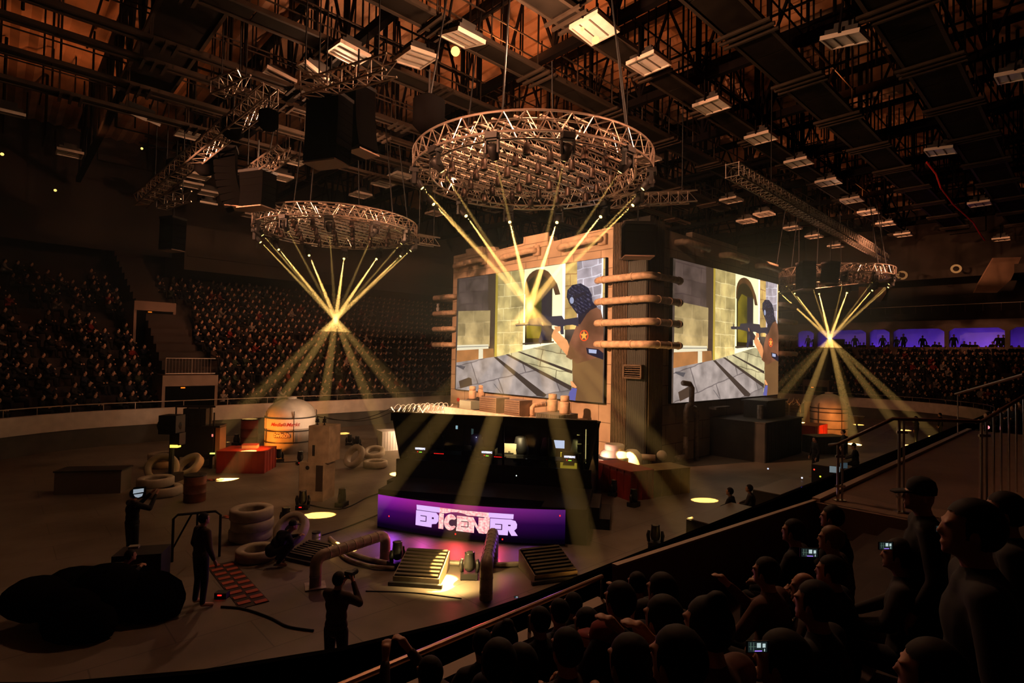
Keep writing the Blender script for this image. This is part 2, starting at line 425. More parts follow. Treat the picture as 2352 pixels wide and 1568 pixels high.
# thin dark drop rods and pipes between catwalks and roof, too many to count
b = MB(); random.seed(3)
for i in range(520):
    u, v = random.uniform(-8, 60), random.uniform(-4, 44)
    l = random.uniform(2, 5.4); b.bar(W(u, v, 21.4 - l), W(u, v, 21.4), random.choice((.05, .07, .1)))
    if random.random() < .45:
        d = random.uniform(1, 4); zz = 21.4 - l
        q = W(u + d, v, zz) if random.random() < .5 else W(u, v + d, zz)
        b.bar(W(u, v, zz), q, .06)
for i in range(60):
    v = random.uniform(-4, 44); u = random.uniform(-8, 40); z = random.uniform(17, 20.5)
    b.bar(W(u, v, z), W(u + random.uniform(6, 18), v, z), .09)
for i in range(50):
    v = random.uniform(-4, 30); u = random.uniform(-8, 58); z = random.uniform(17, 20.5)
    b.bar(W(u, v, z), W(u, v + random.uniform(6, 14), z), .08)
tag(b.build('hanger_rods', M_beam), 'tangle of thin dark hanger rods and pipes below the orange roof', 'hanger rods', None, 'stuff')

# catwalks along the rink
M_cat = mat('catwalk_sheet', (.018, .0135, .010), .8, .0, .35, 1.2, 0, .05)
M_catr = mat('catwalk_edge', (.055, .038, .027), .6, .1, .2, 2, 0, .1)
def catwalk(v, wd, u0, u1, z, label, m=M_cat):
    o = thing('catwalk', label, 'catwalk', W(u0, v, z), A, 'catwalks under the roof'); L = u1 - u0
    def deck(b):
        x = 0
        while x < L: b.box((x + .03, -wd / 2, 0), (min(L, x + 2.4) - .03, wd / 2, .05)); x += 2.4
    part('deck', deck, m, o)
    def edge(b):
        for y in (-wd / 2, wd / 2):
            b.box((0, y - .06, -.04), (L, y + .06, .12)); b.box((0, y - .02, 1.0), (L, y + .02, 1.05))
            for i in range(int(L / 2.4)): b.box((i * 2.4, y - .02, 0), (i * 2.4 + .04, y + .02, 1.05))
        for i in range(int(L / 4.8) + 1):
            for q in (0, .35, .7): b.box((i * 4.8 + q, -wd / 2 - .3, -.14), (i * 4.8 + q + .1, wd / 2 + .3, -.04))
        for i in range(int(L / 2.4)):
            for y in (-wd / 2, wd / 2): b.box((i * 2.4, y - .03, 1), (i * 2.4 + .05, y + .03, 5.2), 1)
    part('edge_rail', edge, [M_catr, M_beam], o); return o
for v, wd, u0, u1, z, lb in ((8.3, 1.3, -6, 58, 16.2, 'wide grey catwalk running away overhead, second from the right edge'),
        (4.4, 1.5, -4, 60, 16.2, 'wide grey catwalk running away overhead at the far right'),
        (12.1, .95, -6, 58, 16.25, 'narrow catwalk carrying the row of bright square floodlights above the ring'),
        (15.6, .9, -4, 58, 16.3, 'narrow catwalk just left of the row of square floodlights, above the corner column'),
        (19.6, .9, -6, 40, 16.3, 'catwalk passing over the middle lighting ring'),
        (22.6, .35, -6, 40, 15.7, 'slim slatted strip beam right behind the hanging loudspeakers'),
        (24.4, .35, -6, 40, 15.7, 'slim strip beam beyond the hanging loudspeakers'),
        (27.2, .5, -6, 40, 15.7, 'strip beam over the far left lighting ring'),
        (30.2, .5, -8, 44, 15.7, 'most distant strip beam on the left')):
    catwalk(v, wd, u0, u1, z, lb)
def crosswalk(u, v0, v1, wd, label):
    o = thing('cross_catwalk', label, 'catwalk', W(u, v0, 16.5), A + pi / 2, 'cross catwalks')
    L = v1 - v0
    part('deck', lambda b: b.box((0, -wd / 2, 0), (L, wd / 2, .06)), M_cat, o)
    part('edge_rail', lambda b: [b.box((0, y - .06, -.06), (L, y + .06, .14)) for y in (-wd / 2, wd / 2)], M_catr, o)
crosswalk(4.5, 14, 30, 1.8, 'broad walkway panel crossing the ceiling at the upper left')
crosswalk(13, 2, 12, 1.2, 'walkway crossing between the two wide catwalks at the top')

# square floodlights (switched off) on the catwalks
M_refl = mat('floodlight_glass', (.85, .76, .66), .35, .0, .12, 4); M_rim = mat('floodlight_rim', (.85, .72, .6), .4, .3)
def floodlight():
    o = thing('floodlight', 'square floodlight', 'floodlight', (0, 0, 16), A, 'square ceiling floodlights')
    def body(b):
        b.box((-.5, -.5, .12), (.5, .5, .32)); b.box((-.3, -.3, .32), (.3, .3, .55))
    part('housing', body, M_dark, o)
    def rim(b):
        for a_, c_ in (((-.6, -.6, 0), (.6, -.54, .14)), ((-.6, .54, 0), (.6, .6, .14)), ((-.6, -.54, 0), (-.54, .54, .14)), ((.54, -.54, 0), (.6, .54, .14))): b.box(a_, c_)
    part('frame', rim, M_rim, o)
    gl = part('glass', lambda b: b.box((-.54, -.54, .05), (.54, .54, .09)), M_refl, o)
    def bars(b): b.box((-.54, -.2, .02), (.54, -.15, .05)); b.box((-.54, .22, .02), (.54, .25, .05))
    part('lamp_tube', bars, mat('tube_brown', (.18, .14, .1), .6), gl)  # tube bars in a darker brown than the glass
    for x in (-.63, .63): part('bracket', lambda b: b.box((x - .03, -.03, .1), (x + .03, .03, 1.2)), M_beam, o)
    return o
FL = [(955, 138, 0, -.1), (800, 127, .1, .1), (1060, 92, .25, .0), (1365, 70, 0, .1), (1490, 150, 0, 0), (1635, 247, 0, 0), (1748, 320, 0, 0), (1835, 376, 0, 0), (1903, 421, 0, 0),
      (1957, 462, 0, 0), (1995, 490, 0, 0), (2035, 516, 0, 0), (2075, 541, 0, 0), (1940, 95, .15, -.12), (2335, 178, .1, -.1), (2160, 350, .1, 0), (635, 187, -.05, .15), (720, 172, .3, .4),
      (1485, 368, 0, 0), (435, 312, 0, 0), (675, 372, 0, 0), (920, 407, 0, 0), (881, 424, 0, 0), (645, 410, 0, 0), (828, 450, 0, 0), (455, 407, 0, 0), (440, 427, 0, 0), (478, 446, 0, 0),
      (475, 468, .2, 0), (1200, 485, 0, 0), (1135, 484, 0, 0), (1000, 492, 0, 0), (575, 497, 0, 0), (1680, 462, 0, 0), (1755, 494, 0, 0), (1820, 526, 0, 0), (1920, 567, 0, 0), (2300, 551, 0, 0), (2250, 470, 0, 0),
      (300, 262, .4, .2), (332, 274, .4, .2), (160, 355, 0, 0), (20, 262, .2, 0), (1870, 545, 0, 0), (1715, 510, 0, 0)]
WHERE = {0: 'just left of the tilted one above the ring', 1: 'at the upper left beside the dark truss', 2: 'tilted, with a yellow glint in its corner', 3: 'brightest of all, at the top with a sparkling lamp',
         4: 'second in the row running right from the brightest', 5: 'third in the row running right from the brightest', 6: 'fourth in the row running right', 7: 'fifth in the row running right', 8: 'sixth in the row running right',
         13: 'alone between the two wide catwalks at the upper right', 14: 'cut by the right edge of the photo', 15: 'small dim one by the far right catwalk', 16: 'bright one over the diagonal truss', 17: 'hung on edge behind the left truss',
         18: 'peeping out at the right of the middle ring', 19: 'above the left end of the diagonal truss', 20: 'left of the hanging loudspeakers', 21: 'at the left of the middle ring, the right one of a pair', 22: 'at the left of the middle ring, the left one of a pair',
         29: 'just below the middle ring', 13.5: ''}
f0 = floodlight()
for i, (px, py, rx, ry) in enumerate(FL):
    p = G(px, py, 15.9)
    o = f0 if i == 0 else dup(f0, p); o.location = p; o.rotation_euler = (rx, ry, A)
    side = 'left' if px < 1100 else 'right'
    o['label'] = 'square unlit floodlight ' + WHERE[i] if i in WHERE else 'small distant square floodlight under the roof on the %s' % side
    o['group'] = 'square ceiling floodlights' if i in WHERE else 'distant floodlights on the ' + side
# ---------------------------------------------------------------- stage tower
def mat_block(name, ax):
    m = bpy.data.materials.new(name); m.use_nodes = True; nt = m.node_tree; bs = nt.nodes['Principled BSDF']; L = nt.links.new
    bs.inputs['Roughness'].default_value = .8
    tc = nt.nodes.new('ShaderNodeTexCoord'); sp = nt.nodes.new('ShaderNodeSeparateXYZ'); cb = nt.nodes.new('ShaderNodeCombineXYZ')
    L(tc.outputs['Object'], sp.inputs[0]); L(sp.outputs[ax], cb.inputs[0]); L(sp.outputs[2], cb.inputs[1])
    br = nt.nodes.new('ShaderNodeTexBrick'); br.inputs['Scale'].default_value = 1; br.inputs['Brick Width'].default_value = 1.75; br.inputs['Row Height'].default_value = .93
    br.inputs['Mortar Size'].default_value = .018; br.inputs['Color1'].default_value = (.56, .44, .32, 1); br.inputs['Color2'].default_value = (.50, .39, .28, 1); br.inputs['Mortar'].default_value = (.16, .11, .075, 1)
    L(cb.outputs[0], br.inputs[0])
    n = nt.nodes.new('ShaderNodeTexNoise'); n.inputs['Scale'].default_value = 1.3; n.inputs['Detail'].default_value = 7; L(cb.outputs[0], n.inputs[0])
    r = nt.nodes.new('ShaderNodeValToRGB'); r.color_ramp.elements[0].position = .3; r.color_ramp.elements[1].position = .7; r.color_ramp.elements[0].color = (.72, .7, .68, 1)
    mx = nt.nodes.new('ShaderNodeMixRGB'); mx.blend_type = 'MULTIPLY'; mx.inputs[0].default_value = 1
    L(n.outputs['Fac'], r.inputs[0]); L(br.outputs[0], mx.inputs[1]); L(r.outputs[0], mx.inputs[2]); L(mx.outputs[0], bs.inputs['Base Color']); return m
tower = thing('stage_tower', 'square stage tower clad in tan stone blocks with a ribbed corner column', 'stage set', TC, A)
SL, SRt = 14.57, 14.8
def f_left(b):
    b.box((0, 0, 0), (.35, SL, 10.75))
    b.add([(0, 0, 10.75), (0, SL, 10.75), (0, SL, 11.35), (0, 11.9, 11.4), (0, 11.7, 11.55), (0, 10.6, 11.45), (0, 10.4, 11.2), (0, 8.1, 11.3), (0, 7.9, 11.42), (0, 5.9, 11.4), (0, 5.75, 11.1), (0, 3.2, 11.25), (0, 0, 11.3)] +
          [(.35, y, z) for y, z in ((0, 10.75), (SL, 10.75), (SL, 11.35), (11.9, 11.4), (11.7, 11.55), (10.6, 11.45), (10.4, 11.2), (8.1, 11.3), (7.9, 11.42), (5.9, 11.4), (5.75, 11.1), (3.2, 11.25), (0, 11.3))],
          [tuple(range(13)), tuple(range(13, 26))[::-1]] + [(i, i + 13, (i + 1) % 13 + 13, (i + 1) % 13) for i in range(13)])
part('facade', f_left, mat_block('stone_block_left', 1), tower)
def f_right(b): b.box((.35, 0, 0), (SRt, .35, 11.1)); b.box((4, 0, 11.1), (9, .35, 11.4))
part('facade', f_right, mat_block('stone_block_right', 0), tower)
part('core', lambda b: b.box((.35, .35, 0), (SRt, SL, 11)), M_matt, tower)
part('broken_panel', lambda b: b.box((-.10, 6.1, 10.9), (-.01, 8.0, 11.62)), bpy.data.materials['stone_block_left'], tower)
part('broken_panel', lambda b: b.box((-.08, 11.6, 11.0), (-.01, 13.2, 11.6)), MATS.setdefault('sbl', bpy.data.materials['stone_block_left']), tower)
M_rib = mat('rib_wood', (.10, .068, .042), .6, 0, .25, 3)
M_ribd = mat('rib_groove', (.03, .022, .016), .8)
def col(b):
    b.box((-.14, -.14, 0), (1.2, 1.8, 11.35), 1)
    for i in range(10): y = .93 + i * .089; b.box((-.19, y, 0), (-.14, y + .045, 11.35), 0)
    for i in range(12): x = 0 + i * .098; b.box((x, -.19, 0), (x + .05, -.14, 11.35), 0)
    for i in range(10): y = 1.80 - i * 0; 
part('ribbed_column', col, [M_rib, M_ribd], tower)
M_strip = mat('grey_ribbed_sheet', (.05, .055, .052), .5, .3)
def dk(b):
    b.box((-.175, -.1, 0), (-.14, .88, 11.35))
    for i in range(16): y = -.08 + i * .06; b.box((-.195, y, 0), (-.175, y + .022, 11.35))
part('column_strip', dk, M_strip, tower)
def grille(b):
    b.box((-.42, -.05, 4.05), (-.2, .95, 4.12)); b.box((-.42, -.05, 4.62), (-.2, .95, 4.69)); b.box((-.42, -.05, 4.05), (-.2, .02, 4.69)); b.box((-.42, .88, 4.05), (-.2, .95, 4.69))
    for i in range(5): b.box((-.38, .02, 4.15 + i * .1), (-.22, .88, 4.19 + i * .1))
part('vent_grille', grille, M_rib, tower)
part('column_cap', lambda b: (b.box((-.55, -.5, 9.6), (-.2, .95, 11.3)), b.box((-.7, -.6, 9.5), (-.2, 1.05, 9.6))), mat('grey_cap', (.05, .04, .035), .7), tower)
def corner_pipe(z, off=.42, la=2.62, lb=2.45):
    r = .17; c = off
    P = [(0, la, z)] + arc((0, la - .22, z), c * 0 + .22, pi, pi, 1, (1, 0, 0), (0, 1, 0))[:0]
    P = [(.1, la, z), (-c * .6, la, z)] + [(-c, la - .25, z), (-c, .05, z)] + arc((-c + .3, -c + .3, z), .3, pi, 1.5 * pi, 5, (1, 0, 0), (0, 1, 0)) + [(.05, -c, z), (lb - .25, -c, z), (lb, -c * .6, z), (lb, .1, z)]
    return P
for z in (8.69, 7.65, 6.63, 5.61):
    def f(b):
        b.path(corner_pipe(z), .165, 10)
        for y in (.45, 2.1): b.tube((-.42, y, z), (-.42, y + .07, z), .195, n=10)
        for x in (.25, 1.2, 2.0): b.tube((x, -.42, z), (x + .07, -.42, z), .19, n=10)
    part('corner_pipe', f, M_tan, tower, True)
    part('corner_pipe', lambda b: (b.path([(0.1, 14.1, z), (-.3, 14.15, z), (-.42, 14.35, z), (-.42, 16.0, z), (-.2, 16.35, z), (1.0, 16.4, z), (2.4, 16.4, z)], .15, 10), b.tube((-.42, 14.9, z), (-.42, 15.0, z), .18, n=10)), M_tan, tower, True)
    part('corner_pipe', lambda b: b.path([(14.4, .1, z - .15), (14.45, -.3, z - .15), (14.65, -.42, z - .15), (16.6, -.42, z - .15), (16.9, -.2, z - .15), (16.95, 1., z - .15), (16.95, 2.4, z - .15)], .15, 10), M_tan, tower, True)
for y in (3.75, 8.2, 12.7):
    part('wall_pipe', lambda b: (b.path([(.1, y - 1.25, 10.72), (-.35, y - 1.25, 10.72), (-.5, y - 1.05, 10.7), (-.5, y + 1.0, 10.6), (-.35, y + 1.3, 10.58), (.1, y + 1.3, 10.58)], .16, 10), b.box((-.2, y - 1.5, 10.45), (-.01, y - 1.05, 11.0))), M_tan, tower, True)
for x in (3.7, 8.2, 12.7):
    part('wall_pipe', lambda b: b.path([(x - 1.25, .1, 10.6), (x - 1.25, -.35, 10.6), (x - 1.05, -.5, 10.6), (x + 1.0, -.5, 10.6), (x + 1.3, -.35, 10.6), (x + 1.3, .1, 10.6)], .16, 10), M_tan, tower, True)

# ---------------------------------------------------------------- the two LED screens
TM = Matrix.Translation(TC) @ Matrix.Rotation(A, 4, 'Z'); TMI = TM.inverted()
Y0, Y1, ZS0, ZS1 = 13.92, 2.21, 2.8, 9.78            # left screen, outer to inner edge
SX = -.16
def cst(X, Y):                                        # position in the picture from a zoomed crop of the photograph
    px, py = 950 + X / 3.266, 480 + Y / 3.266
    o = TMI @ Vector((0, 0, CAMZ)); d = TMI.to_3x3() @ ray(px, py); t = (SX - o.x) / d.x; p = o + d * t
    return (Y0 - p.y) / (Y0 - Y1), (p.z - ZS0) / (ZS1 - ZS0)
PIC = []                                              # (material, polygon in 0..1)
def pp(m, *pts): PIC.append((m, [cst(*p) for p in pts]))
def pr(m, pts): PIC.append((m, pts))
K = 1.3
e_base = emis('pic_base', (96, 78, 66), K, noise=6)
e_wallD = emis('pic_wall_shadow', (104, 84, 76), K, (82, 64, 60), (4.2, 4.6, .02), 7)
e_wallL = emis('pic_wall_low', (200, 172, 116), K, (196, 170, 118), (4.0, 4.2, .022), 7)
e_wallM = emis('pic_wall_lit', (226, 200, 128), K * 1.15, (242, 220, 156), (5.5, 5., .018), 8)
e_wallR = emis('pic_wall_gold', (240, 196, 112), K * 1.15, (190, 140, 80), (7, 6, .03), 8)
e_wallB = emis('pic_wall_blue', (206, 190, 196), K * 1.2, (232, 222, 230), (7, 7, .03, -6), 8)
e_floor = emis('pic_paving', (168, 154, 148), K, (112, 100, 98), (1.6, 2.6, .012, -18), 7)
e_land = emis('pic_landing', (208, 196, 150), K * 1.05, (120, 108, 80), (3, 4, .015, 10), 7)
e_white = emis('pic_glow', (255, 244, 190), 1.7); e_wht2 = emis('pic_white', (250, 246, 240), 1.9)
e_trim = emis('pic_trim', (190, 160, 60), K); e_dkcol = emis('pic_dark_column', (74, 56, 44), K)
e_step = emis('pic_step_riser', (66, 52, 44), K); e_line = emis('pic_joint', (84, 78, 80), K)
e_arch = emis('pic_arch', (112, 72, 38), K, (70, 42, 24), None, 8); e_in = emis('pic_inside', (44, 34, 16), K)
e_door = emis('pic_door', (150, 128, 26), K, (70, 64, 14), None, 5)
e_bench = emis('pic_bench', (226, 214, 180), K); e_under = emis('pic_under', (196, 128, 72), K, (120, 84, 50), None, 3)
e_scarf = emis('pic_scarf', (92, 88, 118), K * .9, (40, 36, 58), (22, 22, .22, 30), 30); e_dark = emis('pic_vest', (40, 32, 44), K)
e_shirt = emis('pic_shirt', (150, 94, 66), K * .95, (104, 64, 42), None, 5); e_low = emis('pic_shirt_low', (126, 88, 52), K, (104, 72, 44), None, 3)
e_skin = emis('pic_skin', (232, 160, 104), K * 1.1, (200, 124, 76), None, 5); e_glass = emis('pic_lens', (170, 176, 206), K)
e_gun = emis('pic_gun', (54, 48, 62), K); e_patch = emis('pic_patch', (226, 70, 26), K * 1.3); e_star = emis('pic_star', (255, 150, 60), K * 1.3)
e_blue = emis('pic_blue', (96, 92, 156), K)
pr(e_base, [(0, 0), (1, 0), (1, 1), (0, 1)])
pp(e_wallD, (343, 512), (622, 474), (606, 1080), (325, 1075))
pp(e_dkcol, (560, 482), (622, 474), (606, 1105), (560, 1095))
pp(e_wallL, (336, 765), (576, 760), (570, 1030), (328, 1030))
pp(e_under, (326, 1050), (600, 1045), (606, 1125), (322, 1150))
pp(e_bench, (328, 1020), (563, 1014), (563, 1046), (326, 1060))
pp(e_line, (328, 1034), (563, 1026), (563, 1030), (328, 1038))
pp(e_bench, (490, 1050), (522, 1050), (522, 1130), (488, 1130))
pp(e_floor, (323, 1150), (606, 1108), (830, 1060), (1250, 1100), (1250, 1440), (318, 1350))
pp(e_wallM, (622, 474), (838, 446), (822, 1062), (612, 1108))
pp(e_trim, (620, 474), (637, 472), (626, 1106), (608, 1108))
pp(e_white, (835, 446), (1148, 404), (1135, 1012), (820, 1062))
pp(e_wallR, (1140, 405), (1237, 392), (1228, 900), (1132, 905))
pp(e_wht2, (1120, 408), (1142, 405), (1136, 830), (1120, 832))
pp(e_wallB, (1230, 393), (1418, 368), (1412, 900), (1228, 900))
pp(e_wht2, (1416, 368), (1428, 366), (1420, 1000), (1406, 1000))
pp(e_wallR, (1427, 366), (1450, 363), (1445, 720), (1420, 720))
# arch, opening and door
AR = [(955 + 118 * cos(a) * 1.0, 590 - 140 * sin(a)) for a in [pi - pi * i / 12 for i in range(13)]]
pp(e_arch, (836, 640), *AR[:9], *[(1040, 500), (1080, 560), (1104, 640), (1066, 645), (1050, 590), (1035, 640)])
AI = [(945 + 100 * cos(a), 610 - 112 * sin(a)) for a in [pi - pi * i / 12 for i in range(13)]]
pp(e_in, (838, 1020), (842, 640), *AI[1:], (1040, 1000))
pp(e_door, (850, 970), (856, 660), (900, 590), (965, 600), (962, 968))
pp(e_dark, (965, 600), (1035, 590), (1036, 985), (962, 985))
pp(e_step, (822, 1004), (1058, 990), (1058, 1002), (822, 1018))
# landing, steps
pp(e_land, (622, 1108), (830, 1058), (1060, 1006), (1250, 1036), (1220, 1260), (1190, 1400), (1000, 1398))
pp(e_floor, (620, 1112), (700, 1092), (1190, 1345), (1170, 1425), (1000, 1398))
pp(e_step, (606, 1110), (628, 1108), (1003, 1392), (985, 1410), (930, 1400))
pp(e_step, (695, 1090), (718, 1088), (1192, 1328), (1188, 1362))
pp(e_step, (783, 1070), (802, 1068), (1197, 1212), (1192, 1234))
pp(e_line, (606, 1310), (610, 1309), (665, 1378), (660, 1378)); pp(e_line, (380, 1205), (395, 1180), (330, 1170), (326, 1178))
pp(e_dkcol, (345, 1290), (420, 1262), (440, 1270), (446, 1320), (356, 1345))
# the figure: a generic masked figure with a rifle
pp(e_low, (1196, 1120), (1440, 1050), (1428, 1452), (1225, 1440), (1190, 1400), (1200, 1280))
pp(e_shirt, (1245, 830), (1300, 770), (1366, 728), (1412, 760), (1432, 850), (1440, 1100), (1230, 1160), (1200, 1130), (1170, 1020))
pp(e_dark, (1240, 790), (1300, 740), (1370, 712), (1385, 735), (1330, 760), (1290, 810), (1262, 870), (1240, 860))
pp(e_dark, (1300, 1040), (1392, 1050), (1440, 1080), (1438, 1130), (1340, 1098), (1310, 1085)); pp(e_glass, (1320, 1050), (1380, 1056), (1378, 1084), (1322, 1078))
pp(e_shirt, (1310, 780), (1350, 765), (1378, 800), (1370, 900), (1340, 1000), (1240, 1085), (1190, 1130), (1150, 1108), (1170, 1040), (1235, 900))
pp(e_skin, (1040, 915), (1065, 900), (1160, 985), (1176, 1030), (1160, 1098), (1148, 1088), (1100, 1030), (1045, 965))
pp(e_gun, (770, 862), (795, 856), (797, 820), (806, 856), (868, 850), (874, 826), (960, 812), (985, 806), (1000, 794), (1020, 806), (1120, 800), (1136, 828), (1240, 812), (1245, 880), (1200, 868), (1150, 872), (1132, 880), (1135, 940), (1112, 940), (1100, 882), (1060, 872), (970, 880), (870, 872), (775, 880))
pp(e_gun, (975, 880), (1010, 905), (985, 960), (960, 1018), (944, 990), (962, 930))
pp(e_dark, (970, 850), (1000, 856), (1060, 905), (1045, 945), (1012, 935), (978, 900)); pp(e_skin, (966, 846), (978, 850), (984, 878), (972, 872)); pp(e_skin, (1062, 880), (1110, 880), (1112, 912), (1080, 925))
pp(e_scarf, (1157, 660), (1162, 610), (1200, 570), (1262, 558), (1318, 590), (1345, 640), (1350, 690), (1366, 715), (1300, 762), (1262, 800), (1228, 780), (1196, 735), (1170, 690))
pp(e_dark, (1166, 668), (1215, 650), (1240, 640), (1290, 620), (1300, 640), (1235, 668), (1214, 700), (1190, 730), (1172, 700))
pp(e_glass, *[(1196 + 16 * cos(a * pi / 5), 686 + 26 * sin(a * pi / 5)) for a in range(10)])
pp(e_patch, *[(1288 + 33 * cos(a * pi / 8), 949 + 42 * sin(a * pi / 8)) for a in range(16)])
pp(e_shirt, *[(1288 + 26 * cos(a * pi / 8), 949 + 34 * sin(a * pi / 8)) for a in range(16)])
pp(e_star, *[(1288 + (30 if a % 2 == 0 else 12) * sin(a * pi / 5), 949 - (40 if a % 2 == 0 else 15) * cos(a * pi / 5)) for a in range(10)])
pp(e_blue, (1165, 1425), (1180, 1370), (1200, 1340), (1236, 1345), (1222, 1440)); pp(e_skin, (1186, 1290), (1200, 1290), (1236, 1335), (1225, 1342), (1195, 1330))
mats = []; [mats.append(m) for m, _ in PIC if m not in mats]
def led_screen(name, label, side):
    o = thing(name, label, 'screen', TC, A)
    b = MB()
    for i, (m, pts) in enumerate(PIC):
        off = .0022 * i
        def clampst(p): return (min(1, max(0, p[0])), min(1, max(0, p[1])))
        q = [clampst(p) for p in pts]
        if side == 'left': P = [(SX - off, Y0 - s * (Y0 - Y1), ZS0 + t * (ZS1 - ZS0)) for s, t in q]
        else: P = [(1.95 + s * 12.35, SX - off, 2.88 + t * 6.9) for s, t in q]
        b.add(P, [tuple(range(len(P)))], [(s * 1.68 + .001, t) for s, t in q], mats.index(m))
    b.build('display', mats, o)
    def fr(b):
        if side == 'left': b.box((-.15, Y1 - .03, ZS0 - .03), (.0, Y0 + .03, ZS1 + .03))
        else: b.box((1.92, -.15, 2.85), (14.33, .0, 9.81))
    part('frame', fr, M_matt, o)
led_screen('led_screen', 'huge LED screen on the bright left face of the tower showing a masked rifleman', 'left')
led_screen('led_screen', 'huge LED screen on the dark right face of the tower, seen at a slant', 'right')
# screens on the two rear faces are out of sight and left out

# ---------------------------------------------------------------- lighting rings
def lattice_ring(b, Ro, Ri, z0, z1, n):
    for (r, z) in ((Ro, z0), (Ri, z0), (Ro, z1), (Ri, z1)):
        b.T = Matrix.Translation((0, 0, z)); b.torus(r, .034, 72, 6); b.T = Matrix.Identity(4)
    for i in range(n):
        a, c, d = 2 * pi * i / n, 2 * pi * (i + .5) / n, 2 * pi * (i + 1) / n
        P = lambda r, t, z: (r * cos(t), r * sin(t), z)
        b.tube(P(Ri, a, z0), P(Ro, c, z0), .018, n=5); b.tube(P(Ro, c, z0), P(Ri, d, z0), .018, n=5)
        b.tube(P(Ri, a, z1), P(Ro, c, z1), .018, n=5)
        b.tube(P(Ro, a, z0), P(Ro, c, z1), .018, n=5); b.tube(P(Ro, c, z1), P(Ro, d, z0), .018, n=5)
        b.tube(P(Ri, a, z0), P(Ri, c, z1), .018, n=5); b.tube(P(Ri, c, z1), P(Ri, d, z0), .018, n=5)
def straight_truss(b, p, q, w=.3, h=.3, r=.025, step=.4):
    p, q = Vector(p), Vector(q); d = (q - p); L = d.length; d.normalize(); s = d.cross(Vector((0, 0, 1))).normalized(); up = Vector((0, 0, 1))
    C4 = [s * w / 2 + up * h / 2, s * w / 2 - up * h / 2, -s * w / 2 - up * h / 2, -s * w / 2 + up * h / 2]
    for c in C4: b.tube(p + c, q + c, r, n=6)
    n = max(1, int(L / step))
    for i in range(n):
        a, e = p + d * (L * i / n), p + d * (L * (i + 1) / n)
        for k in range(4):
            c, f = C4[k], C4[(k + 1) % 4]
            b.tube(a + c, (e + f) if i % 2 else (a + d * (L / n) + f), r * .55, n=4)
            b.tube(a + c, a + f, r * .55, n=4)
ring = thing('lighting_ring', 'largest circular lighting truss, hanging over the glass booth', 'lighting ring', (*RINGS[0], RZ), 0, 'circular lighting trusses')
part('ring_truss', lambda b: lattice_ring(b, 3.95, 3.4, -.05, .5, 40), M_alu, ring)
def inner(b):
    u = Vector((CU, SU, 0)); v = Vector((-SU, CU, 0))
    for i in range(-6, 7):
        y = i * .56; l = sqrt(max(.1, 3.4 ** 2 - y * y))
        c = v * y + Vector((0, 0, .25))
        for dz, ds in ((-.14, 0), (.14, .1), (.14, -.1)): b.tube(c - u * l + Vector((0, 0, dz)) + v * ds, c + u * l + Vector((0, 0, dz)) + v * ds, .022, n=5)
        n = int(2 * l / .34)
        for k in range(n):
            x0 = -l + 2 * l * k / n; x1 = -l + 2 * l * (k + .5) / n; x2 = -l + 2 * l * (k + 1) / n
            b.tube(c + u * x0 + Vector((0, 0, -.14)), c + u * x1 + v * .1 + Vector((0, 0, .14)), .013, n=4)
            b.tube(c + u * x1 + v * .1 + Vector((0, 0, .14)), c + u * x2 + Vector((0, 0, -.14)), .013, n=4)
part('cross_truss', inner, M_alu, ring)
def stripl(b):
    u = Vector((CU, SU, 0)); v = Vector((-SU, CU, 0))
    for i in range(-6, 6):
        y = i * .56 + .28; l = sqrt(max(.1, 3.5 ** 2 - y * y)); x = -l + .2
        while x < l - .8:
            c = v * y + u * x + Vector((0, 0, .62)); b.bar(c, c + u * .62, .07, .05); x += .78
part('light_batten', stripl, mat('batten_face', (.8, .62, .5), .4, .2), ring)
for k in range(6):
    a = R(15 + 60 * k); part('hoist_chain', lambda b: b.tube((3.7 * cos(a), 3.7 * sin(a), .5), (3.0 * cos(a), 3.0 * sin(a), 5.5), .03, n=5), M_black, ring)
def moving_head_hung():
    o = thing('moving_head_light', 'moving head', 'stage light', (0, 0, 0), 0)
    part('base', lambda b: (b.box((-.17, -.14, .16), (.17, .14, .32)), b.box((-.2, -.05, .32), (-.14, .05, .42)), b.box((.14, -.05, .32), (.2, .05, .42))), M_black, o)
    part('yoke', lambda b: (b.box((-.2, -.06, -.22), (-.15, .06, .16)), b.box((.15, -.06, -.22), (.2, .06, .16)), b.box((-.2, -.06, .12), (.2, .06, .17))), M_black, o)
    def hd(b): b.T = Matrix.Translation((0, 0, -.15)); b.lathe([(.09, .2), (.14, .16), (.15, 0), (.13, -.1), (.11, -.22), (.1, -.23)], 14)
    h_ = part('head', hd, M_black, o, True)
    part('lens', lambda b: b.lathe([(.001, -.385), (.06, -.385), (.06, -.40), (.001, -.40)], 14), emis('beam_lens', (255, 214, 110), 9), h_)
    return o
mh = moving_head_hung(); first = True
POSN = {0: 'on the far side of the big ring', 1: 'on the left ring', 2: 'on the small far right ring'}
RN = ['middle ring', 'left ring', 'small far ring']
ORD = ['far side', 'far side right of centre', 'far right side', 'right side', 'near right side', 'near side right of centre', 'near side', 'near side left of centre', 'near left side', 'left side', 'far left side', 'far side left of centre']
for p, ri, k in HEADS:
    cx, cy = RINGS[ri]; t = Vector((cx, cy, 6.64)); q = (t - p).to_track_quat('-Z', 'Y')
    loc = p
    o = mh if first else dup(mh, loc, 0); first = False; o.location = loc
    o.rotation_euler = (0, 0, atan2(t.y - p.y, t.x - p.x) - pi / 2)
    o['label'] = 'moving head beam light under the %s, at its %s' % (RN[ri], ORD[k]); o['group'] = 'beam lights of the ' + RN[ri]
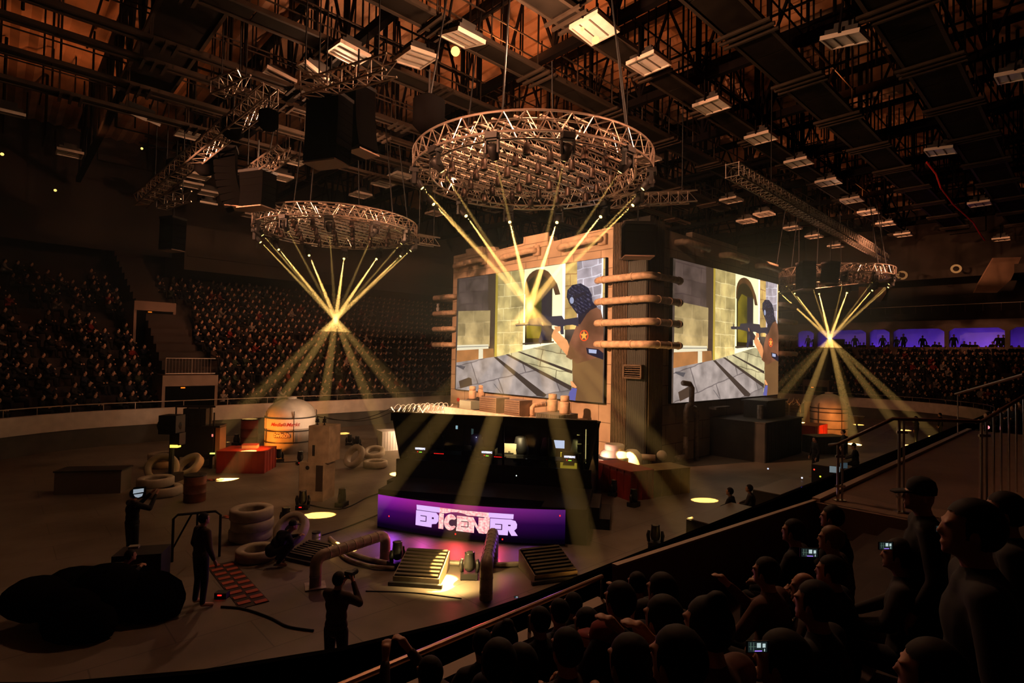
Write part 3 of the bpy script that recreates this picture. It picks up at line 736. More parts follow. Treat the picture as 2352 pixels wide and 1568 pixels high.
# aim: lean head and lens towards the crossing point (the lean is the same for all)
LEAN = atan2(3.9, 10.62 - 6.64)
for c in mh.children:
    if c.name.startswith(('head', 'lens')): pass
for o in [o for o in bpy.data.objects if o.parent and o.parent.name.startswith('moving_head_light')]:
    if o.name.startswith('head'):
        o.matrix_parent_inverse = Matrix.Identity(4); o.location = (0, 0, -.1 + .1 * cos(LEAN)); o.rotation_euler = (LEAN, 0, 0)
def par_lamp():
    o = thing('par_lamp', 'dark lamp can', 'stage light', (0, 0, 0), 0)
    def can(b): b.lathe([(.06, .02), (.09, -.04), (.11, -.3), (.115, -.34), (.09, -.34), (.08, -.3)], 10)
    part('can', can, mat('lamp_can', (.06, .036, .027), .45, .5), o, True)
    part('clamp', lambda b: b.box((-.02, -.1, 0), (.02, .1, .2)), M_black, o); return o
pl = par_lamp(); first = True
for ri, (cx, cy) in enumerate(RINGS):
    for i in range(-3, 4):
        for j in range(-3, 4):
            u, v = j * .98 + (.3 if i % 2 else -.15), i * .94
            if u * u + v * v > 3.05 ** 2 : continue
            p = Vector((cx, cy, RZ + .05)) + W(u, v)
            o = pl if first else dup(pl, p, 0); first = False; o.location = p
            o['label'] = 'unlit lamp can hanging in rows inside the ' + RN[ri]; o['group'] = 'unlit lamp cans inside the ' + RN[ri]
r2 = dup(ring, (*RINGS[1], RZ), R(14), 'circular lighting truss on the left, over the left part of the stage')
r3 = dup(ring, (*RINGS[2], RZ), R(33), 'smallest circular lighting truss, far away at the right of the tower')
# ---------------------------------------------------------------- glass booth on its black deck
BF = thing('player_booth', 'black glass-fronted player booth with flared roof edge behind the purple LED panel', 'booth', (-.62, 17.75, 0), R(-11.3))
BM = Matrix.Translation((-.62, 17.75, 0)) @ Matrix.Rotation(R(-11.3), 4, 'Z'); BMI = BM.inverted()
def bfx(px, py, y0=0.):                      # photo pixel -> local point on the vertical plane y=y0 of the booth
    o = BMI @ Vector((0, 0, CAMZ)); d = BMI.to_3x3() @ ray(px, py); t = (y0 - o.y) / d.y; return o + d * t
M_bk = mat('booth_black', (.006, .005, .006), .45, .0, spec=.15)
def shell(b):
    def row(z, hx, yf): return [(-hx, yf, z), (hx, yf, z), (hx, 3., z), (-hx, 3., z)]
    # flared front post/side walls (left and right), open front
    for s in (-1, 1):
        hx = [(.93, 3.24), (1.5, 3.12), (3.05, 3.36)]; rz_ = lambda z: 2.68 if z > 3 else z
        for (z0, h0), (z1, h1) in zip(hx, hx[1:]):
            f0_, f1_ = (0.1 if z0 < 1.5 else .12 if z0 < 2 else -.1), (.12 if z1 < 2 else -.12)
            if s == 1 and z0 >= 1.5:
                for (ya, yb) in ((0, .14), (1.2, 1.3), (2.86, 3.)):
                    b.add([(s * h0, f0_ + ya, z0), (s * h0, min(3, f0_ + yb), z0), (s * h1, min(3, f1_ + yb), z1 - (.35 if yb > 2.9 and z1 > 3 else .15 if yb > 1 and z1 > 3 else 0)), (s * h1, f1_ + ya, z1 - .115 * ya * (z1 > 3)), (s * (h0 - .08), f0_ + ya, z0), (s * (h0 - .08), min(3, f0_ + yb), z0), (s * (h1 - .08), min(3, f1_ + yb), z1 - (.35 if yb > 2.9 and z1 > 3 else .15 if yb > 1 and z1 > 3 else 0)), (s * (h1 - .08), f1_ + ya, z1 - .115 * ya * (z1 > 3))],
                          [(0, 1, 2, 3), (4, 7, 6, 5), (0, 3, 7, 4), (1, 5, 6, 2), (0, 4, 5, 1), (3, 2, 6, 7)])
            else:
                b.add([(s * h0, f0_, z0), (s * h0, 3, z0), (s * h1, 3, rz_(z1)), (s * h1, f1_, z1), (s * (h0 - .08), f0_, z0), (s * (h0 - .08), 3, z0), (s * (h1 - .08), 3, rz_(z1)), (s * (h1 - .08), f1_, z1)],
                      [(0, 1, 2, 3), (4, 7, 6, 5), (0, 3, 7, 4), (1, 5, 6, 2), (0, 4, 5, 1), (3, 2, 6, 7)])
    b.box((-3.3, 2.9, .93), (3.3, 3., 2.66))
part('side_wall', shell, M_bk, BF)
part('front_panel', lambda b: b.box((-3.2, .02, .93), (3.2, .12, 1.5)), M_bk, BF)
def roof(b):
    b.add([(x, y, z) for x in (-3.36, 3.36) for (y, z) in ((-.14, 2.98), (3.02, 2.62), (3.02, 2.68), (-.14, 3.06))], [(0, 1, 2, 3), (4, 7, 6, 5), (0, 4, 5, 1), (1, 5, 6, 2), (2, 6, 7, 3), (3, 7, 4, 0)]); b.box((-3.36, -.14, 2.78), (3.36, -.02, 3.0))
part('roof', roof, M_bk, BF)
M_edge = mat('booth_edge', (.30, .24, .16), .3, .8)
part('roof_trim', lambda b: b.box((-3.37, -.16, 3.04), (3.37, -.10, 3.07)), M_edge, BF)
mull = [bfx(px, 1040, 0).x for px in (985, 1062, 1155, 1258, 1338)]
for x in mull: part('mullion', lambda b: b.add([(x - .035, .06, 1.5), (x + .035, .06, 1.5), (x + .035, -.08, 2.8), (x - .035, -.08, 2.8), (x - .035, .12, 1.5), (x + .035, .12, 1.5), (x + .035, -.02, 2.8), (x - .035, -.02, 2.8)], [(0, 1, 2, 3), (4, 7, 6, 5), (0, 3, 7, 4), (1, 5, 6, 2)]), M_bk, BF)
def glassmat():
    m = bpy.data.materials.new('tinted_glass'); m.use_nodes = True; nt = m.node_tree; nt.nodes.clear()
    o = nt.nodes.new('ShaderNodeOutputMaterial'); t = nt.nodes.new('ShaderNodeBsdfTransparent'); g = nt.nodes.new('ShaderNodeBsdfGlossy'); x = nt.nodes.new('ShaderNodeMixShader'); f = nt.nodes.new('ShaderNodeFresnel')
    t.inputs[0].default_value = (.8, .82, .85, 1); g.inputs['Roughness'].default_value = .03; f.inputs[0].default_value = 1.45
    nt.links.new(f.outputs[0], x.inputs[0]); nt.links.new(t.outputs[0], x.inputs[1]); nt.links.new(g.outputs[0], x.inputs[2]); nt.links.new(x.outputs[0], o.inputs[0]); return m
M_glass = glassmat()
edges = [-3.2] + mull + [3.2]
for a_, c_ in zip(edges, edges[1:]):
    part('window_pane', lambda b: b.add([(a_ + .03, .1, 1.5), (c_ - .03, .1, 1.5), (c_ - .03, -.05, 2.8), (a_ + .03, -.05, 2.8)], [(0, 1, 2, 3)]), M_glass, BF)
# deck
deck = thing('booth_deck', 'black stepped deck that carries the glass booth', 'platform', (-.62, 17.75, 0), R(-11.3))
def dk_(b): b.box((-3.0, -1.75, 0), (2.0, 4.2, .93)); b.box((2.0, -2.35, 0), (3.22, 4.2, .93)); b.box((-3.24, -.6, 0), (-3.0, 4.2, .93))
part('platform', dk_, M_bk, deck)
part('step', lambda b: (b.box((3.22, -.9, 0), (3.5, .8, .62)), b.box((3.5, -.9, 0), (3.8, .8, .31))), M_black, deck)
# desk with computers, monitors and chairs inside the booth
desk = thing('gaming_desk', 'long black desk behind the booth glass', 'desk', (-.62, 17.75, .93), R(-11.3))
part('desk_top', lambda b: b.box((-3.0, .3, .72), (3.0, 1.0, .76)), M_bk, desk)
for x in (-2.9, 0, 2.9): part('leg', lambda b: b.box((x - .03, .35, 0), (x + .03, .95, .72)), M_bk, desk)
M_sign = emis('pc_sign', (235, 235, 255), 2.2); M_red = emis('red_led', (255, 30, 24), 2.5); M_grn = emis('green_led', (150, 255, 60), 1.6)
for i, (px, py, txt) in enumerate(((965, 1045, 'left'), (1118, 1064, 'middle'), (1308, 1072, 'right'))):
    p = bfx(px, py, .42)
    pc = thing('gaming_computer', 'computer case with glowing white sign behind the booth glass, %s one of three' % txt, 'computer', BM @ Vector((p.x, .42, 1.65)), R(-11.3), 'computers in the booth')
    part('case', lambda b: b.box((-.26, 0, 0), (.26, .42, .26)), M_bk, pc)
    textmesh('HYPERPC', .085, 'sign', M_sign, pc, (0, -.012, .16), (pi / 2, 0, 0), .003, .003)
    part('sign_glow', lambda b: b.box((-.17, -.006, .128), (.17, -.002, .195)), emis('sign_back', (190, 190, 235), .8), pc)
    part('green_light', lambda b: b.box((-.04, -.01, .035), (.06, -.002, .06)), M_grn, pc)
    part('red_light', lambda b: b.box((-.10, -.01, .05), (-.07, -.002, .07)), M_red, pc)
for i, (px, py) in enumerate(((1009, 1064), (1147, 1079))):
    p = bfx(px, py, .36)
    o = thing('backlit_keyboard', 'red backlit keyboard on the booth desk, %s' % ('left one' if i == 0 else 'right one'), 'keyboard', BM @ Vector((p.x, .36, 1.69)), R(-11.3))
    part('body', lambda b: b.box((-.2, -.06, 0), (.2, .08, .025)), M_black, o)
    part('keys', lambda b: [b.box((-.17 + k * .05, -.068, .004 + r * .012), (-.14 + k * .05, -.062, .012 + r * .012)) for k in range(7) for r in range(2)], M_red, o)
# back wall screens and lit objects
def panel(nm, lb, cat, px, py, wpx, hpx, m, y=2.86, dep=.03):
    p = bfx(px, py, y); k = (BM @ p).y / 1270
    o = thing(nm, lb, cat, BM @ Vector((p.x, y, p.z)), R(-11.3))
    part('casing', lambda b: b.box((-wpx * k / 2 - .02, .005, -hpx * k / 2 - .02), (wpx * k / 2 + .02, dep, hpx * k / 2 + .02)), M_bk, o)
    part('display', lambda b: b.box((-wpx * k / 2, 0, -hpx * k / 2), (wpx * k / 2, .004, hpx * k / 2)), m, o)
panel('wall_monitor', 'large pale lit monitor deep inside the booth at right', 'monitor', 1284, 1020, 25, 18, emis('scr_white', (200, 214, 240), 1.1))
panel('wall_monitor', 'narrow upright lit display inside the booth right of centre', 'monitor', 1249, 1019, 5, 11, emis('scr_white2', (200, 214, 230), 1.3))
panel('wall_monitor', 'small blue and red display inside the booth', 'monitor', 1263, 1022, 5, 10, emis('scr_blue', (90, 80, 240), 1.0))
panel('wall_monitor', 'narrow display at the far right inside the booth', 'monitor', 1319, 1019, 3, 17, emis('scr_g', (150, 160, 170), .9))
panel('wall_monitor', 'tiny bright display at the upper left inside the booth', 'monitor', 1049, 981, 5, 8, emis('scr_c', (160, 200, 210), .9))
panel('wall_monitor', 'dim upright display near the top centre of the booth', 'monitor', 1085, 991, 5, 13, emis('scr_d', (60, 80, 78), .8))
panel('wall_monitor', 'dim greenish display near the top centre of the booth, lower one', 'monitor', 1095, 1000, 5, 9, emis('scr_e', (110, 140, 130), .8))
M_cream = mat('cream_plastic', (.8, .72, .5), .5)
for i, (px, py, wd, h, lb, m) in enumerate(((1170, 1036, 32, 34, 'cream monitor back catching yellow light behind the booth glass', M_cream), (1074, 1035, 26, 24, 'dim olive seat back behind the booth glass', mat('olive', (.25, .22, .08), .6)), (1310, 1058, 46, 36, 'round-topped yellow lit screen back at the right of the booth', mat('beam_lit_yellow', (.6, .5, .1), .6)))):  # the right screen back's yellow puts the beam's light into its colour
    p = bfx(px, py, 1.15); k = (BM @ p).y / 1270
    o = thing('monitor_rear', lb, 'monitor', BM @ Vector((p.x, 1.15, 1.69)), R(-11.3))
    hh = h * k; ww = wd * k; zc = p.z - 1.69
    part('housing', lambda b: (b.box((-ww / 2, 0, zc - hh / 2), (ww / 2, .06, zc + hh / 2)), b.box((-ww / 3, .06, zc - hh / 3), (ww / 3, .1, zc + hh / 3))), m, o)
    part('stand', lambda b: (b.box((-.04, .0, 0), (.04, .05, zc)), b.box((-.15, -.1, -.0), (.15, .15, .02))), M_black, o)
def chair(label, px, first=None):
    p = bfx(px, 1040, 1.7); loc = BM @ Vector((p.x, 1.7, .93))
    if first: return dup(first, loc, None, label)
    o = thing('gaming_chair', label, 'chair', loc, R(-11.3 + 180), 'chairs in the booth')
    def back(b): b.path([(0, .28, .5), (0, .33, .9), (0, .38, 1.3)], [.24, .27, .18], 10)
    part('backrest', back, M_black, o, True); part('seat', lambda b: b.box((-.27, -.25, .42), (.27, .28, .52)), M_black, o)
    part('gas_column', lambda b: b.tube((0, 0, .08), (0, 0, .42), .03), M_dark, o)
    part('star_base', lambda b: [b.bar((0, 0, .08), (.3 * cos(k * 1.257), .3 * sin(k * 1.257), .04), .05) for k in range(5)], M_dark, o)
    part('stripe', lambda b: [b.bar((s * .2, .18, .75), (s * .16, .2, 1.2), .02) for s in (-1, 1)], mat('white_stripe', (.7, .7, .75), .4), o); return o
ch0 = chair('black racing style chair inside the booth, leftmost', 1010)
for px, lb in ((1100, 'second from left'), (1200, 'in the middle'), (1262, 'fourth from left'), (1330, 'rightmost')):
    chair('black racing style chair inside the booth, ' + lb, px, ch0)
o = bfx(1176, 1030, 1.0); spot('booth_fill_spot', BM @ Vector((o.x + .2, .75, 2.75)), BM @ Vector((o.x, 1.15, 2.0)), 220, (1, .75, .35), 70, .7, .03)  # added spots, the yellow ones standing in for beam pools in the booth
o = bfx(1310, 1050, 1.0); spot('booth_fill_spot', BM @ Vector((o.x + .2, .7, 2.75)), BM @ Vector((o.x, 1.15, 1.9)), 130, (1, .85, .25), 60, .8, .03)
o = bfx(1095, 1030, 1.0); spot('booth_fill_spot', BM @ Vector((o.x, .7, 2.75)), BM @ Vector((o.x - .1, 1.7, 1.9)), 18, (.5, .4, 1), 60, .8, .03)
# shelf of lit bottles at the booth's right end
sh = thing('bottle_shelf', 'lit shelf unit showing through the right end glass of the booth', 'shelf', BM @ Vector((2.85, .9, .93)), R(-11.3))
part('frame', lambda b: [b.box((-.18, 0, .6 + k * .3), (.18, .4, .62 + k * .3)) for k in range(5)], M_dark, sh)
part('light_strip', lambda b: b.box((.1, -.02, .62), (.13, 0, 1.8)), emis('strip', (200, 180, 110), .9), sh)

# ---------------------------------------------------------------- curved LED panel with its word
LA, LB_ = Vector((-3.75, 15.95)), Vector((1.5, 14.72)); SAG = .34
def larc(s): 
    p = LA.lerp(LB_, s); n = Vector((LA.y - LB_.y, LB_.x - LA.x)).normalized() * -1
    if n.y > 0: n = -n
    return p + n * (SAG * 4 * s * (1 - s))
led = thing('led_fascia', 'curved purple LED panel in front of the booth with a large word on it', 'screen', (-1.1, 15.3, 0))
def lp(s, z, off=0.):
    p = larc(s); q = larc(min(1.02, s + .01)) - larc(s - .01); n = Vector((q.y, -q.x)).normalized()
    return (p.x + n.x * off + 1.1, p.y + n.y * off - 15.3, z)
LZ0, LZ1 = .05, .95
def face(b):
    n = 30
    V = [lp(i / n, z) for i in range(n + 1) for z in (LZ0, LZ1)]; b.add(V, [(2 * i, 2 * i + 2, 2 * i + 3, 2 * i + 1) for i in range(n)], [(i / n + .0001, z) for i in range(n + 1) for z in (0, 1)])
def ledmat():
    m = bpy.data.materials.new('led_purple'); m.use_nodes = True; nt = m.node_tree; nt.nodes.clear(); L = nt.links.new
    o = nt.nodes.new('ShaderNodeOutputMaterial'); e = nt.nodes.new('ShaderNodeEmission'); tc = nt.nodes.new('ShaderNodeTexCoord'); sp = nt.nodes.new('ShaderNodeSeparateXYZ')
    L(tc.outputs['UV'], sp.inputs[0])
    r = nt.nodes.new('ShaderNodeValToRGB'); E = r.color_ramp.elements
    for pos, c in ((0, (118, 24, 138)), (.25, (126, 26, 112)), (.5, (132, 30, 92)), (.75, (92, 24, 96)), (1, (66, 20, 84))):
        x = E[0] if pos == 0 else E[-1] if pos == 1 else E.new(pos); x.color = (*lin(c), 1)
    L(sp.outputs[0], r.inputs[0])
    r2 = nt.nodes.new('ShaderNodeValToRGB'); E = r2.color_ramp.elements; E[0].color = (*lin((22, 8, 36)), 1); E[1].color = (1, 1, 1, 1); E[1].position = .95; E[0].position = .1; x = E.new(.55); x.color = (.16, .1, .28, 1)
    L(sp.outputs[1], r2.inputs[0]); mx = nt.nodes.new('ShaderNodeMixRGB'); mx.blend_type = 'MULTIPLY'; mx.inputs[0].default_value = 1
    L(r.outputs[0], mx.inputs[1]); L(r2.outputs[0], mx.inputs[2]); L(mx.outputs[0], e.inputs[0]); e.inputs[1].default_value = 1.6; L(e.outputs[0], o.inputs[0]); return m
LEDD = part('display', face, ledmat(), led)
def ledbody(b):
    n = 20; V = []
    for i in range(n + 1):
        for z, of in ((.0, -.005), (LZ1 + .01, -.005), (LZ1 + .01, -.16), (.0, -.16)): V.append(lp(i / n, z, of))
    b.add(V, [(4 * i + k, 4 * i + (k + 1) % 4, 4 * i + 4 + (k + 1) % 4, 4 * i + 4 + k) for i in range(n) for k in range(4)] + [(0, 1, 2, 3), (4 * n, 4 * n + 3, 4 * n + 2, 4 * n + 1)])
part('casing', ledbody, M_matt, led)
CAL = []
for i in range(0, 101):
    a_ = lp(i / 100, LZ0); c_ = lp(i / 100, LZ1); f = lambda q: proj((q[0] - 1.1, q[1] + 15.3, q[2])); CAL.append((i / 100, f(a_), f(c_)))
def lst(X, Y):
    px, py = 930 + X / 7.84, 1140 + Y / 7.84
    for (s0, a0, c0), (s1, a1, c1) in zip(CAL, CAL[1:]):
        if a0[0] <= px <= a1[0]:
            k = (px - a0[0]) / (a1[0] - a0[0]); yb = a0[1] + (a1[1] - a0[1]) * k; yt = c0[1] + (c1[1] - c0[1]) * k
            return s0 + (s1 - s0) * k, LZ0 + (LZ1 - LZ0) * (yb - py) / (yb - yt)
    return 0, 0
L_lav = emis('logo_lavender', (226, 186, 255), 1.1); L_pink = emis('logo_pink', (255, 140, 150), 1.15, (255, 226, 214), None, 14); L_dk = emis('logo_gap', (60, 14, 60), .8)
LOGO = [(0, [(200, 145), (620, 195), (620, 290), (205, 232)]), (1, [(620, 195), (1050, 250), (1500, 290), (1500, 376), (1240, 350), (620, 290)]), (0, [(1500, 288), (1950, 318), (1945, 405), (1500, 376)]),
        (1, [(1425, 360), (1520, 372), (1515, 672), (1428, 665)]),
        (0, [(197, 240), (480, 272), (560, 292), (602, 345), (600, 440), (562, 490), (482, 494), (478, 555), (190, 508)]), (1, [(612, 295), (698, 307), (690, 585), (600, 572)]),
        (1, [(815 + 114 * cos(i * pi / 12), 460 + 146 * sin(i * pi / 12)) for i in range(24)]),
        (1, [(930, 340), (1225, 372), (1318, 545), (1320, 375), (1425, 385), (1425, 670), (1330, 655), (1245, 505), (1242, 652), (920, 615)]),
        (0, [(1528, 390), (1900, 412), (1985, 440), (2015, 500), (2010, 570), (1965, 610), (2030, 705), (1915, 705), (1855, 600), (1850, 697), (1530, 675)])]
GAP = [[(278, 332), (385, 346), (385, 360), (278, 346)], [(372, 350), (387, 352), (385, 447), (370, 445)], [(275, 426), (385, 438), (385, 451), (275, 440)], [(484, 368), (518, 374), (518, 405), (482, 400)],
       [(848 + 60 * cos(i * pi / 8), 468 + 62 * sin(i * pi / 8)) for i in range(16)], [(870, 425), (935, 385), (935, 550), (870, 510)],
       [(1010, 434), (1140, 448), (1140, 462), (1010, 448)], [(1126, 450), (1142, 452), (1142, 547), (1126, 545)], [(1010, 528), (1140, 538), (1140, 552), (1010, 542)],
       [(1620, 485), (1748, 494), (1748, 508), (1620, 499)], [(1730, 495), (1749, 496), (1748, 597), (1730, 594)], [(1620, 575), (1745, 585), (1745, 599), (1620, 590)], [(1855, 502), (1900, 505), (1898, 530), (1852, 526)],
       [(205, 232), (620, 290), (620, 297), (205, 240)], [(696, 307), (708, 420), (700, 440), (696, 440)], [(1240, 350), (1425, 370), (1425, 378), (1240, 360)]]
def logo(b):
    for j, (mi, pts) in enumerate(LOGO):
        # split long bars so that they follow the curve
        P = [lst(*p) for p in pts]; b.add([lp(s, z, .006 + j * .0006) for s, z in P], [tuple(range(len(P)))], [(s * 5 + .001, z) for s, z in P], mi)
    for j, pts in enumerate(GAP):
        P = [lst(*p) for p in pts]; b.add([lp(s, z, .014 + j * .0004) for s, z in P], [tuple(range(len(P)))], [(s + .001, z) for s, z in P], 2)
part('lettering', logo, [L_lav, L_pink, L_dk], LEDD, label='glowing word EPICENTER')
for px, py in ((893, 1185), (1046, 1226), (1154, 1238), (1285, 1184)):
    s_, z_ = lst((px - 930) * 7.84, (py - 1140) * 7.84)
    part('red_fleck', lambda b: b.add([lp(s_ - .003, z_ - .02, .004), lp(s_ + .003, z_ - .02, .004), lp(s_ + .003, z_ + .02, .004), lp(s_ - .003, z_ + .02, .004)], [(0, 1, 2, 3)]), M_red, led)

# added spots boost the panel's coloured glow on the floor before it
for s_, c_, e_ in ((.12, (.45, .08, 1), 60), (.30, (.7, .06, .45), 60), (.48, (1, .04, .08), 110), (.66, (1, .05, .16), 80), (.85, (.4, .08, 1), 50)):
    q = lp(s_, .42, .06); p2 = lp(s_, 0, .75)
    spot('panel_glow_boost', (q[0] - 1.1, q[1] + 15.3, q[2]), (p2[0] - 1.1, p2[1] + 15.3, 0), e_, c_, 130, .9, .25)
# ---------------------------------------------------------------- tyres
M_tire = mat('painted_tyre', (.50, .43, .33), .75, 0, .25, 4, .3)
def tyre(label, loc, rad, tilt=(0, 0, 0), m=M_tire):
    o = bpy.data.objects.get('tire')
    if not o:
        b = MB(); prof = []
        for i in range(32):
            for rr_, z in ((.30, .06), (.30, .1), (.36, .125), (.46, .13), (.5, .1), (.5, -.1), (.46, -.13), (.36, -.125), (.30, -.1), (.30, -.06)):
                b.v.append((rr_ * cos(2 * pi * i / 32), rr_ * sin(2 * pi * i / 32), z)); b.uv.append((0, 0))
        for i in range(32):
            for k in range(10): b.f.append((i * 10 + k, ((i + 1) % 32) * 10 + k, ((i + 1) % 32) * 10 + (k + 1) % 10, i * 10 + (k + 1) % 10)); b.m.append(0)
        o = b.build('tire', m, None, True)
    else: o = o.copy(); COL.objects.link(o)
    o.location = loc; o.scale = (rad * 2, rad * 2, rad * 2); o.rotation_euler = tilt
    tag(o, label, 'tire', 'painted tyres on the stage'); return o
def gz(px, py, z, r=0): p = G(px, py, z); return Vector((p.x, p.y, z))
def at(px, py, z=0.): p = G(px, py); return Vector((p.x, p.y, z))
p = at(375, 1072); tyre('pale tyre lying on top of a pile under the dark camera crane', p + Vector((0, 0, .45)), .58); tyre('tyre beneath the one topping the left pile', p + Vector((.02, .03, .15)), .58)
p = at(402, 1098); tyre('tyre leaning between the flat ones of the left pile', p + Vector((.25, .45, .40)), .56, (R(38), R(-20), 0))
tyre('tyre standing half upright behind the left flat stack', p + Vector((-.35, -.25, .42)), .58, (R(62), 0, R(25)))
p = at(350, 1140); tyre('lower tyre of the flat stack of two at the far left', p + Vector((.2, .25, .15)), .58); tyre('upper tyre of the flat stack of two at the far left', p + Vector((-.1, .3, .44)), .56)
p = at(440, 1072); tyre('dark tyre lying behind the rusty barrel', p + Vector((.1, .3, .15)), .5); tyre('second dark tyre stacked behind the rusty barrel', p + Vector((.1, .3, .42)), .5)
p = at(812, 1078); tyre('white tyre leaning on another right of the tall cabinet', p + Vector((-.05, .25, .52)), .52, (R(60), 0, R(-38)))
tyre('white tyre lying flat right of the leaning one', at(856, 1075) + Vector((.05, .25, .15)), .52); tyre('white tyre half hidden behind the leaning pair', at(850, 1060) + Vector((0, .7, .3)), .5, (R(20), 0, 0))
p = at(553, 1252); tyre('big pale tyre topping the stack beside the crouching person', p + Vector((0, .55, .68)), .54); tyre('middle tyre of the stack beside the crouching person', p + Vector((.03, .55, .41)), .53); tyre('bottom tyre of the stack beside the crouching person', p + Vector((-.02, .58, .14)), .54)
tyre('tyre lying on the floor before the crouching person', at(572, 1296) + Vector((0, .4, .13)), .48)
tyre('bright rimmed tyre standing behind the crouching person', at(655, 1268) + Vector((0, .35, .46)), .45, (R(50), 0, R(-20)))

# ---------------------------------------------------------------- crates, barrels, cabinet, tank
M_redp = mat('red_paint', (.36, .028, .014), .5, 0, .3, 2, .1); M_olive = mat('olive_paint', (.30, .22, .06), .6, 0, .3, 2); M_rust = mat('rusty_drum', (.22, .07, .035), .6, .3, .5, 4)
def crate(label, loc, rz, size, m, ribs=7, name='shipping_crate'):
    o = thing(name, label, 'crate', loc, rz); X, Y, Z = size
    def bd(b):
        b.box((-X / 2, -Y / 2, 0), (X / 2, Y / 2, Z))
        for i in range(ribs + 1):
            x = -X / 2 + X * i / ribs
            for s in (-1, 1): b.box((x - .025, s * Y / 2 - .02, 0), (x + .025, s * Y / 2 + .02, Z))
        for i in range(5):
            y = -Y / 2 + Y * i / 4
            for s in (-1, 1): b.box((s * X / 2 - .02, y - .025, 0), (s * X / 2 + .02, y + .025, Z))
    part('body', bd, m, o)
    part('lid', lambda b: b.box((-X / 2 - .03, -Y / 2 - .03, Z), (X / 2 + .03, Y / 2 + .03, Z + .04)), m, o)
    return o
crate('red container crate left of the white tank', at(541, 1088) + Vector((.1, .75, 0)), R(4), (1.85, 1.3, .86), M_redp)
o = thing('wooden_case', 'small yellow lit case lying on the left red crate', 'case', at(541, 1088) + Vector((.15, .9, .9)), R(10))
part('body', lambda b: b.box((-.3, -.16, 0), (.3, .16, .14)), mat('case_wood', (.75, .55, .3), .5), o); part('lid', lambda b: b.box((-.31, -.17, .14), (.31, .17, .17)), M_redp, o)
crate('dark red container crate at the foot of the ribbed column', Vector((4.21, 20.5, 0)), R(-62), (2.0, 1.0, 1.0), M_redp, 5)
crate('olive wooden crate with a pool of yellow light on top', Vector((5.72, 20.83, 0)), R(26), (1.7, 1.0, .92), M_olive, 4)
crate('orange red crate far away at the right, beside the big dark block', at(1850, 1012) + Vector((.6, .6, 0)), A, (2.2, 1.3, .95), M_redp, 6)
crate('low dark crate before the far orange crate', at(1885, 1042) + Vector((.5, .5, 0)), A - .5, (2., 1., .9), M_dark, 4)
o = crate('white slatted cabinet glaring next to the booth in strong light', at(884, 1034) + Vector((.2, .4, 0)), R(30), (1.15, .9, .95), mat('white_enamel', (.5, .46, .42), .5), 8)
def barrel(label, loc, r=.3, h=.9, m=M_rust):
    o = thing('oil_barrel', label, 'barrel', loc)
    def bd(b): b.lathe([(r * .98, 0), (r, .02), (r, h * .32), (r * 1.05, h * .34), (r, h * .36), (r, h * .64), (r * 1.05, h * .66), (r, h * .68), (r, h - .02), (r * .97, h)], 20)
    part('drum', bd, m, o, True)
    part('rim', lambda b: (b.lathe([(r * 1.02, h - .02), (r * 1.04, h), (r * 1.02, h + .02), (r * .95, h + .02)], 20), b.tube((r * .5, 0, h), (r * .5, 0, h + .03), .04)), M_dark, o); return o
barrel('rusty barrel standing by the left tyre pile', at(447, 1150), .33, .85)
barrel('red barrel behind the left red crate', at(572, 1022), .42, 1.35, mat('barrel_red', (.3, .05, .03), .5, .2, .3, 3))
barrel('small pale can on the floor left of the flexible duct', at(726, 1245), .11, .26, mat('can_metal', (.5, .46, .4), .4, .5))
barrel('dark red barrel by the block under the right screen', at(1648, 1040), .36, 1.9, mat('barrel_dark', (.25, .03, .02), .5, .2, .3, 3))
